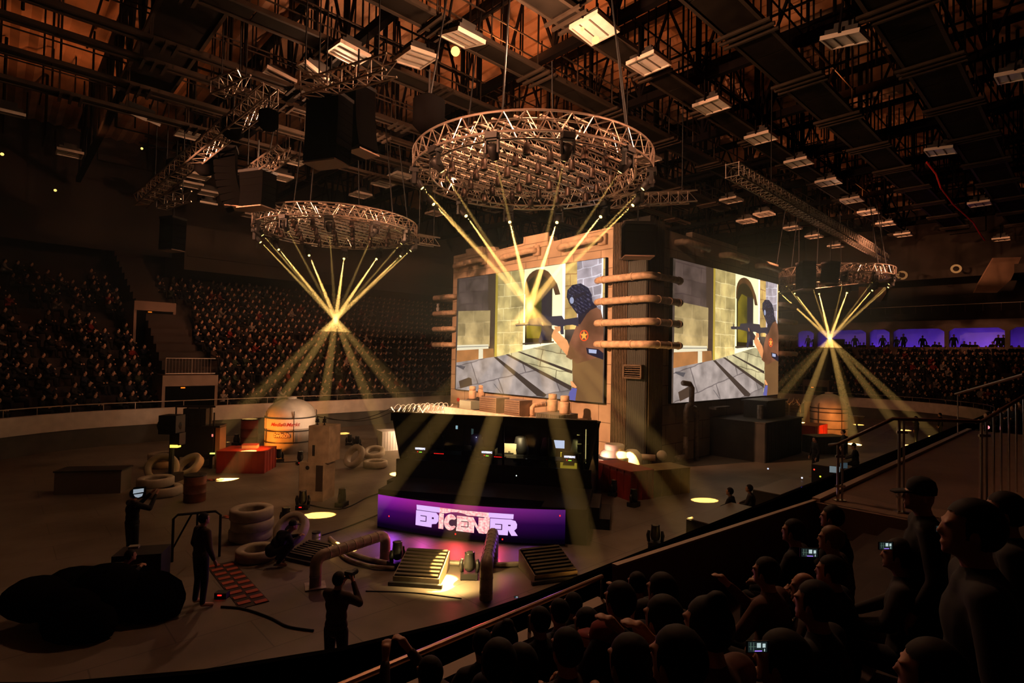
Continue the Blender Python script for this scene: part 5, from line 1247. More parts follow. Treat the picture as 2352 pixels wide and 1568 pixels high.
flat('wall_banner', 'dim oval banner on the far wall right of the far ring', 'banner', [(2012, 656), (2034, 654), (2036, 672), (2022, 694), (2008, 690)], mat('banner_dim', (.2, .12, .07), .85), 60)
flat('wall_banner', 'small dim rectangular banner hanging right of the far beams', 'banner', [(1975, 652), (1992, 650), (1990, 708), (1972, 708)], MATS['banner_dim'], 60)
# tunnel mouths in the left stands
def portal(label, pl, pr, z1, depth, u):
    pass
M_port = mat('portal_concrete', (.30, .20, .15), .8, 0, .2, 2)
def rr_out(u, v):                            # distance outside the boards line
    cu, cv = min(max(u, U0 + CR), U1 - CR), min(max(v, V0 + CR), V1 - CR); return sqrt((u - cu) ** 2 + (v - cv) ** 2) - CR
def on_tier(px, py, off=0.):                 # where the line of sight meets the rake of the stand
    d = ray(px, py)
    for i in range(900, 9000, 5):
        Y = i / 100; p = Vector((0, 0, CAMZ)) + d * (Y / d.y); q = rr_out(*UV(p))
        if q > .9 and p.z <= 1.35 + .588 * max(0, q - 1.2) + .4: return Y
    return 60
def tunnel(label, px0, px1, ybot, ytop, Y, rail=True):
    Ya, Yb = on_tier(px0, ybot), on_tier(px1, ybot)
    a_, c_ = D(px0, ybot, Ya - .5), D(px1, ybot, Yb - .5); z1 = D(px0, ytop, Ya - .5).z; z0 = a_.z - .6; d = (c_ - a_); d.z = 0; L = d.length; d.normalize(); back = Vector((-d.y, d.x, 0))
    if back.y < 0: back = -back
    o = thing('stand_entrance', label, 'entrance', (a_.x, a_.y, z0)); H = z1 - z0
    T = Matrix(((d.x, back.x, 0, 0), (d.y, back.y, 0, 0), (0, 0, 1, 0), (0, 0, 0, 1)))
    def sw(b): b.T = T; b.box((-.15, 0, 0), (0, 6, H)); b.box((L, 0, 0), (L + .15, 6, H)); 
    part('side_wall', sw, M_port, o)
    part('opening', lambda b: (setattr(b, 'T', T), b.box((0, .02, 0), (L, .3, H - .6))), M_matt, o)  # black slab stands for the darkness inside the tunnel mouth
    part('lintel', lambda b: (setattr(b, 'T', T), b.box((-.15, -.05, H - .6), (L + .15, 4, H))), M_port, o)
    part('exit_lamp', lambda b: (setattr(b, 'T', T), b.box((L * .3, -.1, H - .72), (L * .3 + .2, -.02, H - .66))), emis('lamp_orange', (255, 130, 30), 1.4), o)
    if rail:
        def rl(b):
            b.T = T
            for z in (.1, .95): b.tube((0, .05, H + z), (L, .05, H + z), .025, n=6)
            for i in range(int(L / .16)): b.tube((i * .16, .05, H + .05), (i * .16, .05, H + .95), .01 if i % 8 else .03, n=4)
        part('railing', rl, MATS['rail_metal'], o)
    def st(b):
        b.T = T
        for i in range(9): b.box((.2, 1.2 + i * .85, H + .02), (L - .2, 1.2 + i * .85 + .85, H + .25 + i * .5))
    part('steps', st, M_conc, o)
tunnel('entrance tunnel in the left stand with pale lintel and railing above it', 378, 492, 935, 862, 34.0)
tunnel('upper entrance tunnel high in the left stand with small lamps', 312, 396, 770, 690, 41.5, False)
p = D(1882, 880, 60); tunnel('small dim entrance tunnel in the far stand behind the far beams', 1848, 1900, 905, 872, 61.0, False)
# ---------------------------------------------------------------- camera crane rig and machinery at the left
o = thing('camera_crane', 'dark camera crane head hanging over the left tyre pile', 'camera', at(392, 1105))
part('column', lambda b: (b.box((-.3, -.3, 0), (.3, .3, .3)), b.tube((0, 0, .3), (0, 0, 1.9), .09)), M_black, o)
part('head', lambda b: (b.box((-.35, -.3, 1.8), (.3, .3, 2.5)), b.box((.1, -.3, 1.4), (.45, .1, 1.85)), b.ball((-.1, 0, 2.1), (.45, .35, .35))), M_black, o)
part('lamp', lambda b: b.box((.12, -.32, 1.32), (.4, -.1, 1.42)), emis('work_lamp', (255, 200, 70), 3), o)
o = thing('generator_rack', 'dark cage and cabinet rack behind the rusty barrel', 'machine', at(436, 1078) + Vector((0, .6, 0)), R(8))
part('cabinet', lambda b: b.box((-.75, -.5, .5), (.75, .5, 1.75)), M_black, o)
def cage(b):
    for x in (-.75, -.3, .15, .6): b.bar((x, -.45, 1.75), (x, -.45, 2.6), .05)
    b.bar((-.78, -.45, 2.6), (.78, -.45, 2.6), .08); b.bar((.75, -.45, 1.8), (.75, -.45, 2.35), .05); b.box((-.5, -.4, 1.75), (.4, .3, 2.5)); b.box((.3, -.5, 1.72), (1.0, .3, 1.8))
part('cage', cage, M_dark, o); part('side_board', lambda b: b.box((.8, -.4, 0), (.98, .3, 1.7)), mat('board_orange', (.35, .2, .1), .7), o)
part('leg', lambda b: [b.box((x, y, 0), (x + .1, y + .1, .5)) for x in (-.7, .6) for y in (-.45, .35)], M_dark, o)
part('bright_fitting', lambda b: b.box((.66, -.56, .62), (.85, -.5, .68)), emis('fitting', (235, 235, 120), 1.2), o); part('status_light', lambda b: b.box((.7, -.53, 1.35), (.75, -.5, 1.45)), emis('status_red', (255, 120, 100), 1.5), o)
o = thing('pale_case', 'long pale low box at the far left, left of the tyre stack', 'case', at(215, 1128), R(12)); part('body', lambda b: b.box((-1.0, -.4, 0), (1.0, .4, .75)), mat('case_pale', (.16, .12, .09), .7), o); part('lid', lambda b: b.box((-1.03, -.43, .75), (1.03, .43, .8)), M_dark, o)
# camera viewfinder
o = thing('camera_monitor', 'small bright camera monitor in the dark at the left', 'monitor', D(318, 1133, 11.5), R(15)); o.scale = (.95, 1, .95)
part('display', lambda b: (b.add([(-.1, 0, .0), (.1, 0, .03), (.1, 0, .11), (-.1, 0, .09)], [(0, 1, 2, 3)]), b.add([(-.09, 0, -.02), (.09, 0, .0), (.07, 0, -.06), (0, 0, -.09), (-.06, 0, -.07)], [(0, 4, 3, 2, 1)])), emis('finder', (190, 205, 215), 1.0, (60, 60, 80), None, 9), o)
part('hood', lambda b: b.box((-.11, .01, -.1), (.11, .1, .12)), M_matt, o)
# stage railing with cables near the left
o = thing('barrier_frame', 'dark tubular barrier frame left of the standing person', 'barrier', at(395, 1290))
part('frame', lambda b: (b.path([(0, 0, 0), (0, 0, 1.0), (.1, 0, 1.1), (.8, .35, 1.1), (.9, .4, 1.0), (.9, .4, 0)], .03, 8), b.bar((.35, .15, 1.1), (.0, 0, .3), .04), b.tube((.45, .2, 0), (.45, .2, 1.1), .025)), M_black, o)
o = thing('equipment_case', 'black equipment case with a row of orange lights', 'case', at(330, 1345), R(15)); part('body', lambda b: b.box((-.5, -.3, 0), (.4, .3, .75)), M_black, o)
part('indicator', lambda b: [b.box((-.18 + i * .035, -.315, .5 + i * .004), (-.155 + i * .035, -.3, .515 + i * .004)) for i in range(4)], emis('ind', (255, 170, 50), 2), o)
o = thing('cloth_heap', 'dark covered equipment heap at the lower left', 'equipment', at(190, 1440)); 
def heap(b):
    random.seed(5)
    for i in range(7): b.ball((random.uniform(-.9, .9), random.uniform(-.5, .6), .25 + random.uniform(0, .25)), (random.uniform(.4, .7), random.uniform(.3, .5), random.uniform(.35, .6)), 10, 6)
part('cover', heap, M_matt, o, True)
o = thing('paper_stack', 'small pale box lying on the dark heap at lower left', 'box', at(334, 1335) + Vector((0, -.4, .85)), R(20)); part('body', lambda b: b.box((-.09, -.07, 0), (.09, .07, .05)), mat('paper', (.3, .26, .2), .8), o)

# ---------------------------------------------------------------- near stand: rail, landing, glass railing
def nz(v): return 1.35 + .5 * (4.0 - v) if v < 4 else 1.35
b = MB(); b.T = Matrix.Rotation(A, 4, 'Z')
for i in range(22):
    v1 = 3.95 - i * .4; b.box((-14, v1 - .4, -.02), (12.2, v1, 1.35 + .2 * i))
b.box((-14, 3.95, 0), (12.2, 4.0, 1.35))
struct(b.build('floor_near_stand', M_conc))
b = MB(); b.T = Matrix.Rotation(A, 4, 'Z')
b.box((-14, 4.0, 0), (5.3, 4.1, 2.13)); struct(b.build('wall_near_parapet', mat('parapet_brown', (.10, .06, .045), .6, 0, .2, 2)))
o = thing('hand_rail', 'long polished handrail rising across the bottom of the photo', 'railing', W(-8, 4.05, 0), A)
part('rail', lambda b: b.path([(0, 0, 2.42), (13.3, 0, 2.42)], .028, 8), mat('rail_brass', (.75, .5, .36), .3, .9), o)
for i in range(12): part('post', lambda b: b.tube((i * 1.2 + .1, 0, 2.1), (i * 1.2 + .1, 0, 2.42), .018, n=6), M_dark, o)
part('ledge', lambda b: b.box((0, -.1, 2.13), (13.3, .06, 2.17)), mat('ledge_brown', (.30, .21, .15), .6), o)
b = MB(); b.T = Matrix.Rotation(A, 4, 'Z')
b.box((12.3, -7, 2.0), (31, 4.05, 2.15)); b.box((12.2, -7, 0), (12.35, 4.05, 2.15)); 
for mi_, y0_, y1_, dz in ((0, 4.02, 4.09, 0), (1, 4.015, 4.095, .03)):
    zz = (0, 0) if mi_ == 0 else (2.47, 2.15)
    b.add([(5.55, y0_, zz[0]), (5.55, y1_, zz[0]), (12.35, y1_, zz[1]), (12.35, y0_, zz[1]), (5.55, y0_, 2.47 + dz), (5.55, y1_, 2.47 + dz), (12.35, y1_, 2.15 + dz), (12.35, y0_, 2.15 + dz)], [(0, 1, 2, 3), (4, 7, 6, 5), (0, 4, 5, 1), (1, 5, 6, 2), (2, 6, 7, 3), (3, 7, 4, 0)], None, mi_)
b.box((12.3, 4.0, 0), (31, 4.1, 2.0)); b.box((12.3, 3.95, 2.15), (31, 4.1, 2.22), 1)
struct(b.build('floor_landing', [mat('landing_brown', (.20, .125, .085), .6, 0, .15, 1), mat('landing_edge', (.45, .33, .24), .5)]))
gr = thing('glass_railing', 'stainless steel railing with dark handrail and glass panels on the landing', 'railing', (0, 0, 0))
PST = [(1924, 1150, 1020), (2065, 1177, 962), (2255, 1200, 968)]
pts = []
for px, yb, yt in PST:
    q = G(px, yb, 2.15); k = (D(px, yt, q.y)).z; pts.append(Vector((q.x, q.y, k)))
    part('post', lambda b: (b.tube((q.x, q.y, 2.15), (q.x, q.y, k), .026, n=10), b.tube((q.x + .09, q.y, 2.15), (q.x + .09, q.y, k), .02, n=8), b.cb((q.x + .05, q.y, 2.45), (.2, .04, .05)), b.cb((q.x + .05, q.y, k - .25), (.2, .04, .05)), b.cb((q.x + .04, q.y, 2.16), (.22, .12, .03))), M_steel, gr)
e0 = D(1905, 1022, pts[0].y + .3); e2 = D(2360, 905, pts[2].y + .6)
part('handrail', lambda b: b.path([e0, pts[0], D(2052, 961, pts[1].y), pts[1] + Vector((.1, 0, 0)), pts[2], e2], .035, 8), mat('rail_dark_wood', (.10, .05, .035), .35), gr, True)
for a_, c_ in ((0, 1), (1, 2)):
    P, Q = pts[a_], pts[c_]
    part('glass_panel', lambda b: b.add([(P.x + .12, P.y, 2.3), (Q.x - .06, Q.y, 2.3), (Q.x - .06, Q.y, Q.z - .15), (P.x + .12, P.y, P.z - .15)], [(0, 1, 2, 3)]), M_glass, gr)
gr2 = thing('bar_railing', 'railing with close upright bars at the right edge of the landing', 'railing', (0, 0, 0))
for i, (px, yb, yt) in enumerate(((2283, 1160, 945), (2300, 1150, 938), (2318, 1140, 930), (2335, 1130, 922), (2200, 1000, 905), (2352, 1120, 915))):
    q = G(px, yb, 2.15); part('bar', lambda b: b.tube((q.x, q.y, 2.15), (q.x, q.y, D(px, yt, q.y).z), .02, n=8), M_steel, gr2)
q1, q2 = D(2195, 905, 13), D(2352, 860, 9.5); part('handrail', lambda b: b.tube(q1, q2, .03), MATS['rail_dark_wood'], gr2)

# ---------------------------------------------------------------- desks along the near boards
def table(label, loc, rz, X=1.8, Y=.7, Z=.95, cloth=True):
    o = thing('press_table', label, 'table', loc, rz)
    part('table_top', lambda b: b.box((-X / 2, -Y / 2, Z - .04), (X / 2, Y / 2, Z)), mat('table_grey', (.16, .13, .10), .5), o)
    part('skirt', lambda b: (b.box((-X / 2 - .01, Y / 2, 0), (X / 2 + .01, Y / 2 + .02, Z - .02)), b.box((-X / 2 - .02, -Y / 2, 0), (-X / 2, Y / 2, Z - .02))), M_cloth_blk, o)
    for x in (-X / 2 + .06, X / 2 - .06): part('leg', lambda b: b.box((x - .02, -Y / 2 + .02, 0), (x + .02, -Y / 2 + .06, Z - .04)), M_dark, o)
    return o
pT = G(1665, 1178, 1.0); table('draped black table with two people behind it at the near boards', (pT.x, pT.y, .05), A + R(0), 2.4, .8)
pT2 = G(1800, 1115, 1.0); table('second draped table with small lights further along the boards', (pT2.x, pT2.y, .05), A, 2.6, .8)
pT3 = G(1915, 1060, 1.0); table('third desk with laptops further along the boards', (pT3.x, pT3.y, .05), A, 2.4, .8)
def gadget(name, lb, cat, px, py, z, size, m, rz=A):
    q = G(px, py, z); o = thing(name, lb, cat, q, rz); X, Z = size
    part('display', lambda b: b.box((-X / 2, -.012, 0), (X / 2, -.002, Z)), m, o); part('back', lambda b: b.box((-X / 2 - .01, 0, -.01), (X / 2 + .01, .02, Z + .01)), M_black, o); part('stand', lambda b: b.box((-.05, -.03, -.03), (.05, .08, -.01)), M_dark, o)
gadget('laptop', 'open laptop with dim pale screen on the third desk', 'laptop', 1917, 1085, 1.05, (.32, .22), emis('laptop_scr', (150, 165, 170), .45), -.4)
gadget('laptop', 'second open laptop behind the steel post', 'laptop', 1938, 1075, 1.05, (.3, .2), emis('laptop_scr2', (90, 110, 120), .4), .2)
for i, (px, py, c, lb) in enumerate(((1842, 1097, (220, 220, 240), 'white spark on the second desk'), (1884, 1094, (220, 230, 60), 'yellow dot on the third desk'), (1842, 1120, (90, 70, 255), 'blue dot on the second desk'), (1866, 1116, (220, 220, 250), 'white dot at the right of the second desk'),
        (1764, 1076, (190, 200, 230), 'white dot on the dark floor by the right block'), (1870, 1078, (255, 60, 40), 'red dot beyond the second desk'), (2181, 917, (255, 250, 240), 'bright white torch in the far right stand'), (2268, 981, (255, 140, 150), 'pinkish phone light at the right landing'),
        (603, 714, (255, 250, 230), 'white phone light in the left stand, right of the upper entrance'), (1186, 1092, (220, 230, 230), 'tiny white light on the front of the booth'), (1094, 1004, (180, 190, 190), 'faint light inside the booth'))):
    q = D(px, py, 50) if i in (6,) else D(px, py, 48) if i == 8 else D(px, py, 16.8) if i in (9, 10) else D(px, py, 12) if i == 7 else G(px, py, 1.05)
    r_ = {6: .13, 8: .09, 7: .04, 9: .02, 10: .015}.get(i, .03); b = MB(); b.ball((0, 0, 0), r_, 8, 5); o = b.build('indicator_light', emis('dot%d' % i, c, 1.6), None, True); o.location = q; tag(o, lb, 'light')

# ---------------------------------------------------------------- more real lamps of the set
spot('work_flood', (-4.2, 26.9, 1.8), (-4.9, 29.6, 1.1), 1400, (1, .62, .36), 90, .7, .15)     # glare beside the booth
point('work_flood', (-4.3, 27.6, 1.5), 190, (1, .60, .33), .2)['bank'] = 1
spot('tank_flood', (-12.4, 25.0, .35), (-11.3, 28, 1.5), 520, (1, .24, .02), 62, .3, .05)       # orange light on the tank
spot('tank_side_flood', (-7.6, 25.6, 2.6), (-11, 28, 2), 420, (1, .62, .38), 50, .6, .1)
spot('crate_flood', (-10.0, 23.0, 1.6), (-11.2, 23.2, .5), 130, (1, .3, .06), 100, .6, .1)
spot('tank_glow', (3.5, 22.0, 1.3), (4.6, 22.8, .9), 45, (1, .55, .4), 110, .7, .1)
spot('tank_glow', (5.0, 21.7, 4.2), (4.8, 22.6, 1.4), 70, (1, .75, .35), 34, .4, .05)
spot('vent_flood', (-1.25, 11.9, .7), (-1.3, 12.3, 0), 210, (1, .68, .25), 140, .6, .05)        # glare by the front vent box
spot('column_uplight', (5.2, 23.6, .3), (6.0, 24.9, 5), 420, (1, .56, .18), 60, .6, .05)
spot('fence_flood', (21.2, 38.0, 1.2), (19.8, 39.8, 1.4), 2200, (1, .45, .22), 90, .6, .1)
spot('crate_flood', (20.5, 33.2, .6), (20.3, 36, .5), 520, (1, .28, .05), 80, .6, .1)
spot('cabinet_flood', (-4.4, 14.6, 3.2), (-7.0, 19.0, 1.3), 230, (1, .52, .26), 40, .7, .1)
# dim stage wash on the floor and the crowd from the trusses
spot('stage_wash', W(8, 20, 14), W(13, 22, 0), 240, (1, .50, .2), 110, .8, .5)
spot('stage_wash', W(20, 26, 14.5), W(14, 42, 4), 3400, (1, .34, .14), 66, .8, .5)['bank'] = 1
spot('stage_wash', W(44, 20, 14), W(62, 14, 3), 420, (1, .32, .16), 100, .8, .5)
spot('stage_wash', W(6, 9, 12), W(6, 1.5, 2), 55, (1, .22, .1), 100, .8, .4)
spot('stage_wash', W(16, 9, 12), W(18, 1, 2), 75, (1, .3, .14), 100, .8, .4)

# small things that hang or glint
P_ = [D(2128, 372, 30), D(2150, 400, 30.5), D(2160, 430, 31), D(2190, 470, 33), D(2235, 510, 35), D(2250, 535, 36), D(2262, 552, 37)]
b = MB(); b.path(P_, .045, 6); tag(b.build('red_cable', mat('cable_red', (.8, .03, .02), .5)), 'red cable drooping under the roof at the right', 'cable')
o = thing('plush_toy', 'small white toy hanging below the top left tower pipe', 'toy', local(-.42, 15.6, 8.35), A)
part('body', lambda b: (b.ball((0, 0, -.42), (.13, .1, .17)), b.ball((0, 0, -.18), (.1, .09, .1)), b.ball((.07, 0, -.07), .04), b.ball((-.07, 0, -.07), .04)), mat('toy_white', (.7, .7, .68), .8), o, True)
part('string', lambda b: b.tube((0, 0, -.1), (0, 0, .35), .01), M_black, o)
# ---------------------------------------------------------------- people
def capsules(b, segs, n=10):
    for p, r0, q, r1 in segs:
        p, q = Vector(p), Vector(q); L = (q - p).length; k = max(1, int(L / max(.03, min(r0, r1) * .6)))
        b.path([p.lerp(q, t / k) for t in range(k + 1)], [r0 + (r1 - r0) * t / k for t in range(k + 1)], n)
        b.ball(p, r0 * .99, n, 6); b.ball(q, r1 * .99, n, 6)
def remeshed(name, fn, voxel, smooth=4):
    """grow one continuous skin over the rough volumes"""
    b = MB(); fn(b); o = b.build('tmp', M_skin)
    m = o.modifiers.new('r', 'REMESH'); m.mode = 'VOXEL'; m.voxel_size = voxel; m.use_smooth_shade = True
    s = o.modifiers.new('s', 'SMOOTH'); s.iterations = smooth; s.factor = .5
    bpy.context.view_layer.update()
    me = bpy.data.meshes.new_from_object(o.evaluated_get(bpy.context.evaluated_depsgraph_get())); me.name = name
    old = o.data; bpy.data.objects.remove(o); bpy.data.meshes.remove(old)
    me.materials.clear(); me.polygons.foreach_set('use_smooth', [True] * len(me.polygons)); return me
POSES = {
    # shoulder height depends on the pose: each arm is elbow, wrist, relative to the body
    'sit':   dict(hip=.50, seat=1, arms=[((.27, .10, .78), (.12, .36, .66)), ((-.27, .10, .78), (-.12, .36, .66))]),
    'film':  dict(hip=.50, seat=1, arms=[((.24, .26, .92), (.10, .44, 1.18)), ((-.24, .26, .92), (-.10, .44, 1.18))]),
    'lean':  dict(hip=.50, seat=1, arms=[((.25, .28, .76), (.05, .40, .98)), ((-.27, .14, .76), (-.10, .40, .70))]),
    'stand': dict(hip=.95, seat=0, arms=[((.30, .00, 1.14), (.30, .10, .90)), ((-.30, .00, 1.14), (-.28, .12, .90))]),
    'photo': dict(hip=.95, seat=0, arms=[((.27, .18, 1.28), (.08, .26, 1.56)), ((-.27, .16, 1.26), (-.07, .27, 1.54))]),
    'standfilm': dict(hip=.95, seat=0, arms=[((.25, .24, 1.30), (.10, .46, 1.58)), ((-.25, .24, 1.30), (-.10, .46, 1.58))]),
    'crouch': dict(hip=.34, seat=2, arms=[((.22, .42, .55), (.05, .62, .62)), ((-.22, .42, .55), (-.05, .62, .62))]),
}
def skeleton(pose):
    P = POSES[pose]; h = P['hip']; up_ = .0; lean = {2: .34, 1: .02, 0: 0.}[P['seat']]
    pel = Vector((0, -.0, h)); che = Vector((0, lean * .6, h + .34 - lean * .25)); nec = Vector((0, lean * 1.0 + .01, h + .53 - lean * .45)); hd = nec + Vector((0, .03 + lean * .25, .155))
    S = dict(pel=pel, che=che, nec=nec, hd=hd, sh=[nec + Vector((s * .175, 0, -.06)) for s in (1, -1)])
    if P['seat'] == 1: S['leg'] = [(Vector((s * .10, .02, h - .02)), Vector((s * .13, .44, h - .01)), Vector((s * .13, .46, .08)), Vector((s * .14, .60, .04))) for s in (1, -1)]
    elif P['seat'] == 2: S['leg'] = [(Vector((s * .11, .0, h)), Vector((s * .17, .42, h + .12)), Vector((s * .14, .12, .08)), Vector((s * .15, .30, .04))) for s in (1, -1)]
    else: S['leg'] = [(Vector((s * .10, 0, h - .03)), Vector((s * .12, .02, .50)), Vector((s * .14, -.02, .09)), Vector((s * .16, .15, .04))) for s in (1, -1)]
    S['arm'] = [(S['sh'][i], Vector(P['arms'][i][0]), Vector(P['arms'][i][1])) for i in (0, 1)]
    return S
def body_vol(b, S, fine=True):
    pel, che, nec, hd = S['pel'], S['che'], S['nec'], S['hd']
    b.ball(pel, (.165, .125, .14), 14, 8); b.ball((pel + che) / 2, (.145, .11, .2), 14, 8); b.ball(che, (.165, .12, .17), 14, 8)
    capsules(b, [(S['sh'][0], .062, S['sh'][1], .062), (che + Vector((0, 0, .1)), .10, nec, .062), (nec, .056, hd - Vector((0, .005, .06)), .056)])
    b.ball(hd, (.072, .088, .108), 16, 10); b.ball(hd + Vector((0, .03, -.055)), (.052, .058, .055), 12, 8)          # skull, jaw
    if fine:
        b.path([hd + Vector((0, .080, .02)), hd + Vector((0, .096, -.018)), hd + Vector((0, .084, -.028))], [.009, .014, .010], 8)   # nose
        for s in (1, -1): b.ball(hd + Vector((s * .077, -.005, -.005)), (.012, .02, .032), 8, 6); b.ball(hd + Vector((s * .03, .075, .028)), (.026, .016, .010), 8, 6)
        b.ball(hd + Vector((0, .084, -.058)), (.024, .012, .010), 8, 6); b.ball(hd + Vector((0, .078, -.088)), (.022, .015, .014), 8, 6)   # lips, chin
    for sh, el, wr in S['arm']:
        capsules(b, [(sh, .058, el, .042), (el, .041, wr, .027)])
        d = (wr - el).normalized(); side = d.cross(Vector((0, 0, 1)))
        side = side.normalized() if side.length > .1 else Vector((1, 0, 0))
        palm = wr + d * .065; capsules(b, [(wr, .027, palm, .034)])
        if fine:
            nrm = side.cross(d)
            for i in range(4):
                base = palm + side * (.03 - .02 * i) + d * .02; l = (.062, .072, .068, .052)[i]; mid = base + d * l * .5 - nrm * .01; tip = mid + d * l * .25 - nrm * l * .4
                capsules(b, [(base, .0105, mid, .0095), (mid, .0095, tip, .008)], 6)
            s_ = 1 if sh.x > 0 else -1; tb = wr + d * .03 - side * s_ * .02 * -1; capsules(b, [(tb, .012, tb + side * (.035) * s_ * -1 + d * .035, .010), (tb + side * (.035) * s_ * -1 + d * .035, .010, tb + side * (.04) * s_ * -1 + d * .06, .009)], 6)
    for hp_, kn, an, toe in S['leg']:
        capsules(b, [(hp_, .088, kn, .058), (kn, .056, an, .038), (an, .042, toe, .038)])
def shirt_vol(b, S):
    pel, che, nec = S['pel'], S['che'], S['nec']
    b.ball(pel + Vector((0, 0, .05)), (.182, .142, .13), 14, 8); b.ball((pel + che) / 2, (.168, .132, .2), 14, 8); b.ball(che, (.185, .138, .17), 14, 8)
    capsules(b, [(S['sh'][0], .078, S['sh'][1], .078), (che + Vector((0, 0, .1)), .115, nec - Vector((0, 0, .015)), .074)])
    for sh, el, wr in S['arm']: capsules(b, [(sh, .074, el, .058), (el, .056, wr.lerp(el, .12), .038)])
def pants_vol(b, S):
    b.ball(S['pel'], (.178, .138, .13), 14, 8)
    for hp_, kn, an, toe in S['leg']: capsules(b, [(hp_, .10, kn, .070), (kn, .068, an.lerp(kn, .05), .050)])
def hair_vol(b, S, kind):
    hd = S['hd']
    b.ball(hd + Vector((0, -.018, .022)), (.088, .102, .108), 16, 10)
    if kind == 'long': capsules(b, [(hd + Vector((0, -.06, 0)), .07, hd + Vector((0, -.08, -.2)), .06)]); b.ball(hd + Vector((0, -.03, -.03)), (.09, .08, .1), 12, 8)
    if kind == 'bun': b.ball(hd + Vector((0, -.05, .12)), .045, 10, 6)
def cut_front(me, S, kind):
    """open the hair over the face"""
    import bmesh
    bm = bmesh.new(); bm.from_mesh(me); hd = S['hd']
    kill = [v for v in bm.verts if (v.co.y - hd.y > .028 and v.co.z - hd.z < .055 + (v.co.y - hd.y - .03) * .3) or (v.co.z - hd.z < -.03 and v.co.y - hd.y > -.02) or (kind == 'short' and v.co.z - hd.z < -.065)]
    bmesh.ops.delete(bm, geom=kill, context='VERTS'); bm.to_mesh(me); bm.free(); me.update()
MESH = {}
def figure_meshes(pose, kind, fine=True):
    k = (pose, kind, fine)
    if k in MESH: return MESH[k]
    S = skeleton(pose); vx = .0095 if fine else .02
    bk = (pose, fine)
    if bk not in MESH:
        MESH[bk] = (remeshed('body', lambda b: body_vol(b, S, fine), vx, 3), remeshed('top', lambda b: shirt_vol(b, S), vx * 1.6, 4), remeshed('trousers', lambda b: pants_vol(b, S), vx * 1.8, 4))
    hm = None
    if kind in ('short', 'long', 'bun'):
        hm = remeshed('hair', lambda b: hair_vol(b, S, kind), .012, 3); cut_front(hm, S, kind)
    MESH[k] = (*MESH[bk], hm, S); return MESH[k]
CL = {'black': (.006, .0055, .006), 'navy': (.009, .011, .024), 'grey': (.026, .023, .023), 'brown': (.04, .02, .012), 'red': (.20, .015, .012), 'plaid': (.10, .04, .025), 'white': (.28, .24, .21), 'green': (.03, .045, .025)}
def cloth(c): return mat('cloth_' + c, CL[c], .85, 0, .3, 10)
M_hair2 = mat('fair_hair', (.14, .08, .04), .6)
def person(label, loc, rz, pose='sit', kind='short', top='black', pants='black', scale=1., fine=True, hairm=None, group=None, cap=None, cap_col='black'):
    body, sh, tr, hm, S = figure_meshes(pose, kind, fine)
    o = thing('person', label, 'person', loc, rz, group); o.scale = (scale,) * 3
    def add(nm, me, m):
        c = bpy.data.objects.new(nm, me); COL.objects.link(c); c.parent = o
        if not me.materials: me.materials.append(m)
        c.material_slots[0].link = 'OBJECT'; c.material_slots[0].material = m; return c
    add('body', body, M_skin); add('top', sh, cloth(top)); add('trousers', tr, cloth(pants))
    if hm: add('hair', hm, hairm or M_hair)
    if kind == 'cap':
        hd = S['hd']
        def cp(b):
            b.lathe([(.088, .0), (.092, .04), (.08, .085), (.045, .112), (.004, .12)], 20, (hd.x, hd.y - .012, hd.z + .02)); b.add([(hd.x + .07, hd.y + .05, hd.z + .03), (hd.x + .06, hd.y + .15, hd.z + .012), (hd.x, hd.y + .175, hd.z + .012), (hd.x - .06, hd.y + .15, hd.z + .012), (hd.x - .07, hd.y + .05, hd.z + .03),
                   (hd.x + .07, hd.y + .05, hd.z + .04), (hd.x + .06, hd.y + .15, hd.z + .022), (hd.x, hd.y + .175, hd.z + .022), (hd.x - .06, hd.y + .15, hd.z + .022), (hd.x - .07, hd.y + .05, hd.z + .04)], [(0, 1, 2, 3, 4), (9, 8, 7, 6, 5), (0, 5, 6, 1), (1, 6, 7, 2), (2, 7, 8, 3), (3, 8, 9, 4)])
        part('cap', cp, cloth(cap_col), o, True)
    return o
HZ = {'sit': 1.185, 'film': 1.185, 'lean': 1.185, 'stand': 1.635, 'photo': 1.635, 'standfilm': 1.635, 'crouch': .75}
def seat_at(px, py):
    """where in the near stand a seated spectator must sit so that the head shows at the pixel"""
    d = ray(px, py); best = None
    for i in range(60, 900):
        Y = i / 100; p = Vector((0, 0, CAMZ)) + d * (Y / d.y); u, v = UV(p)
        f = 1.35 + .2 * math.ceil(max(0, (3.95 - v - .4)) / .4) if v < 3.95 else 1.35
        e = abs(p.z - HZ['sit'] - f)
        if v < 3.75 and (best is None or e < best[0]): best = (e, p)
    return best[1]
FACE = A                                      # spectators look across the rink (+v)
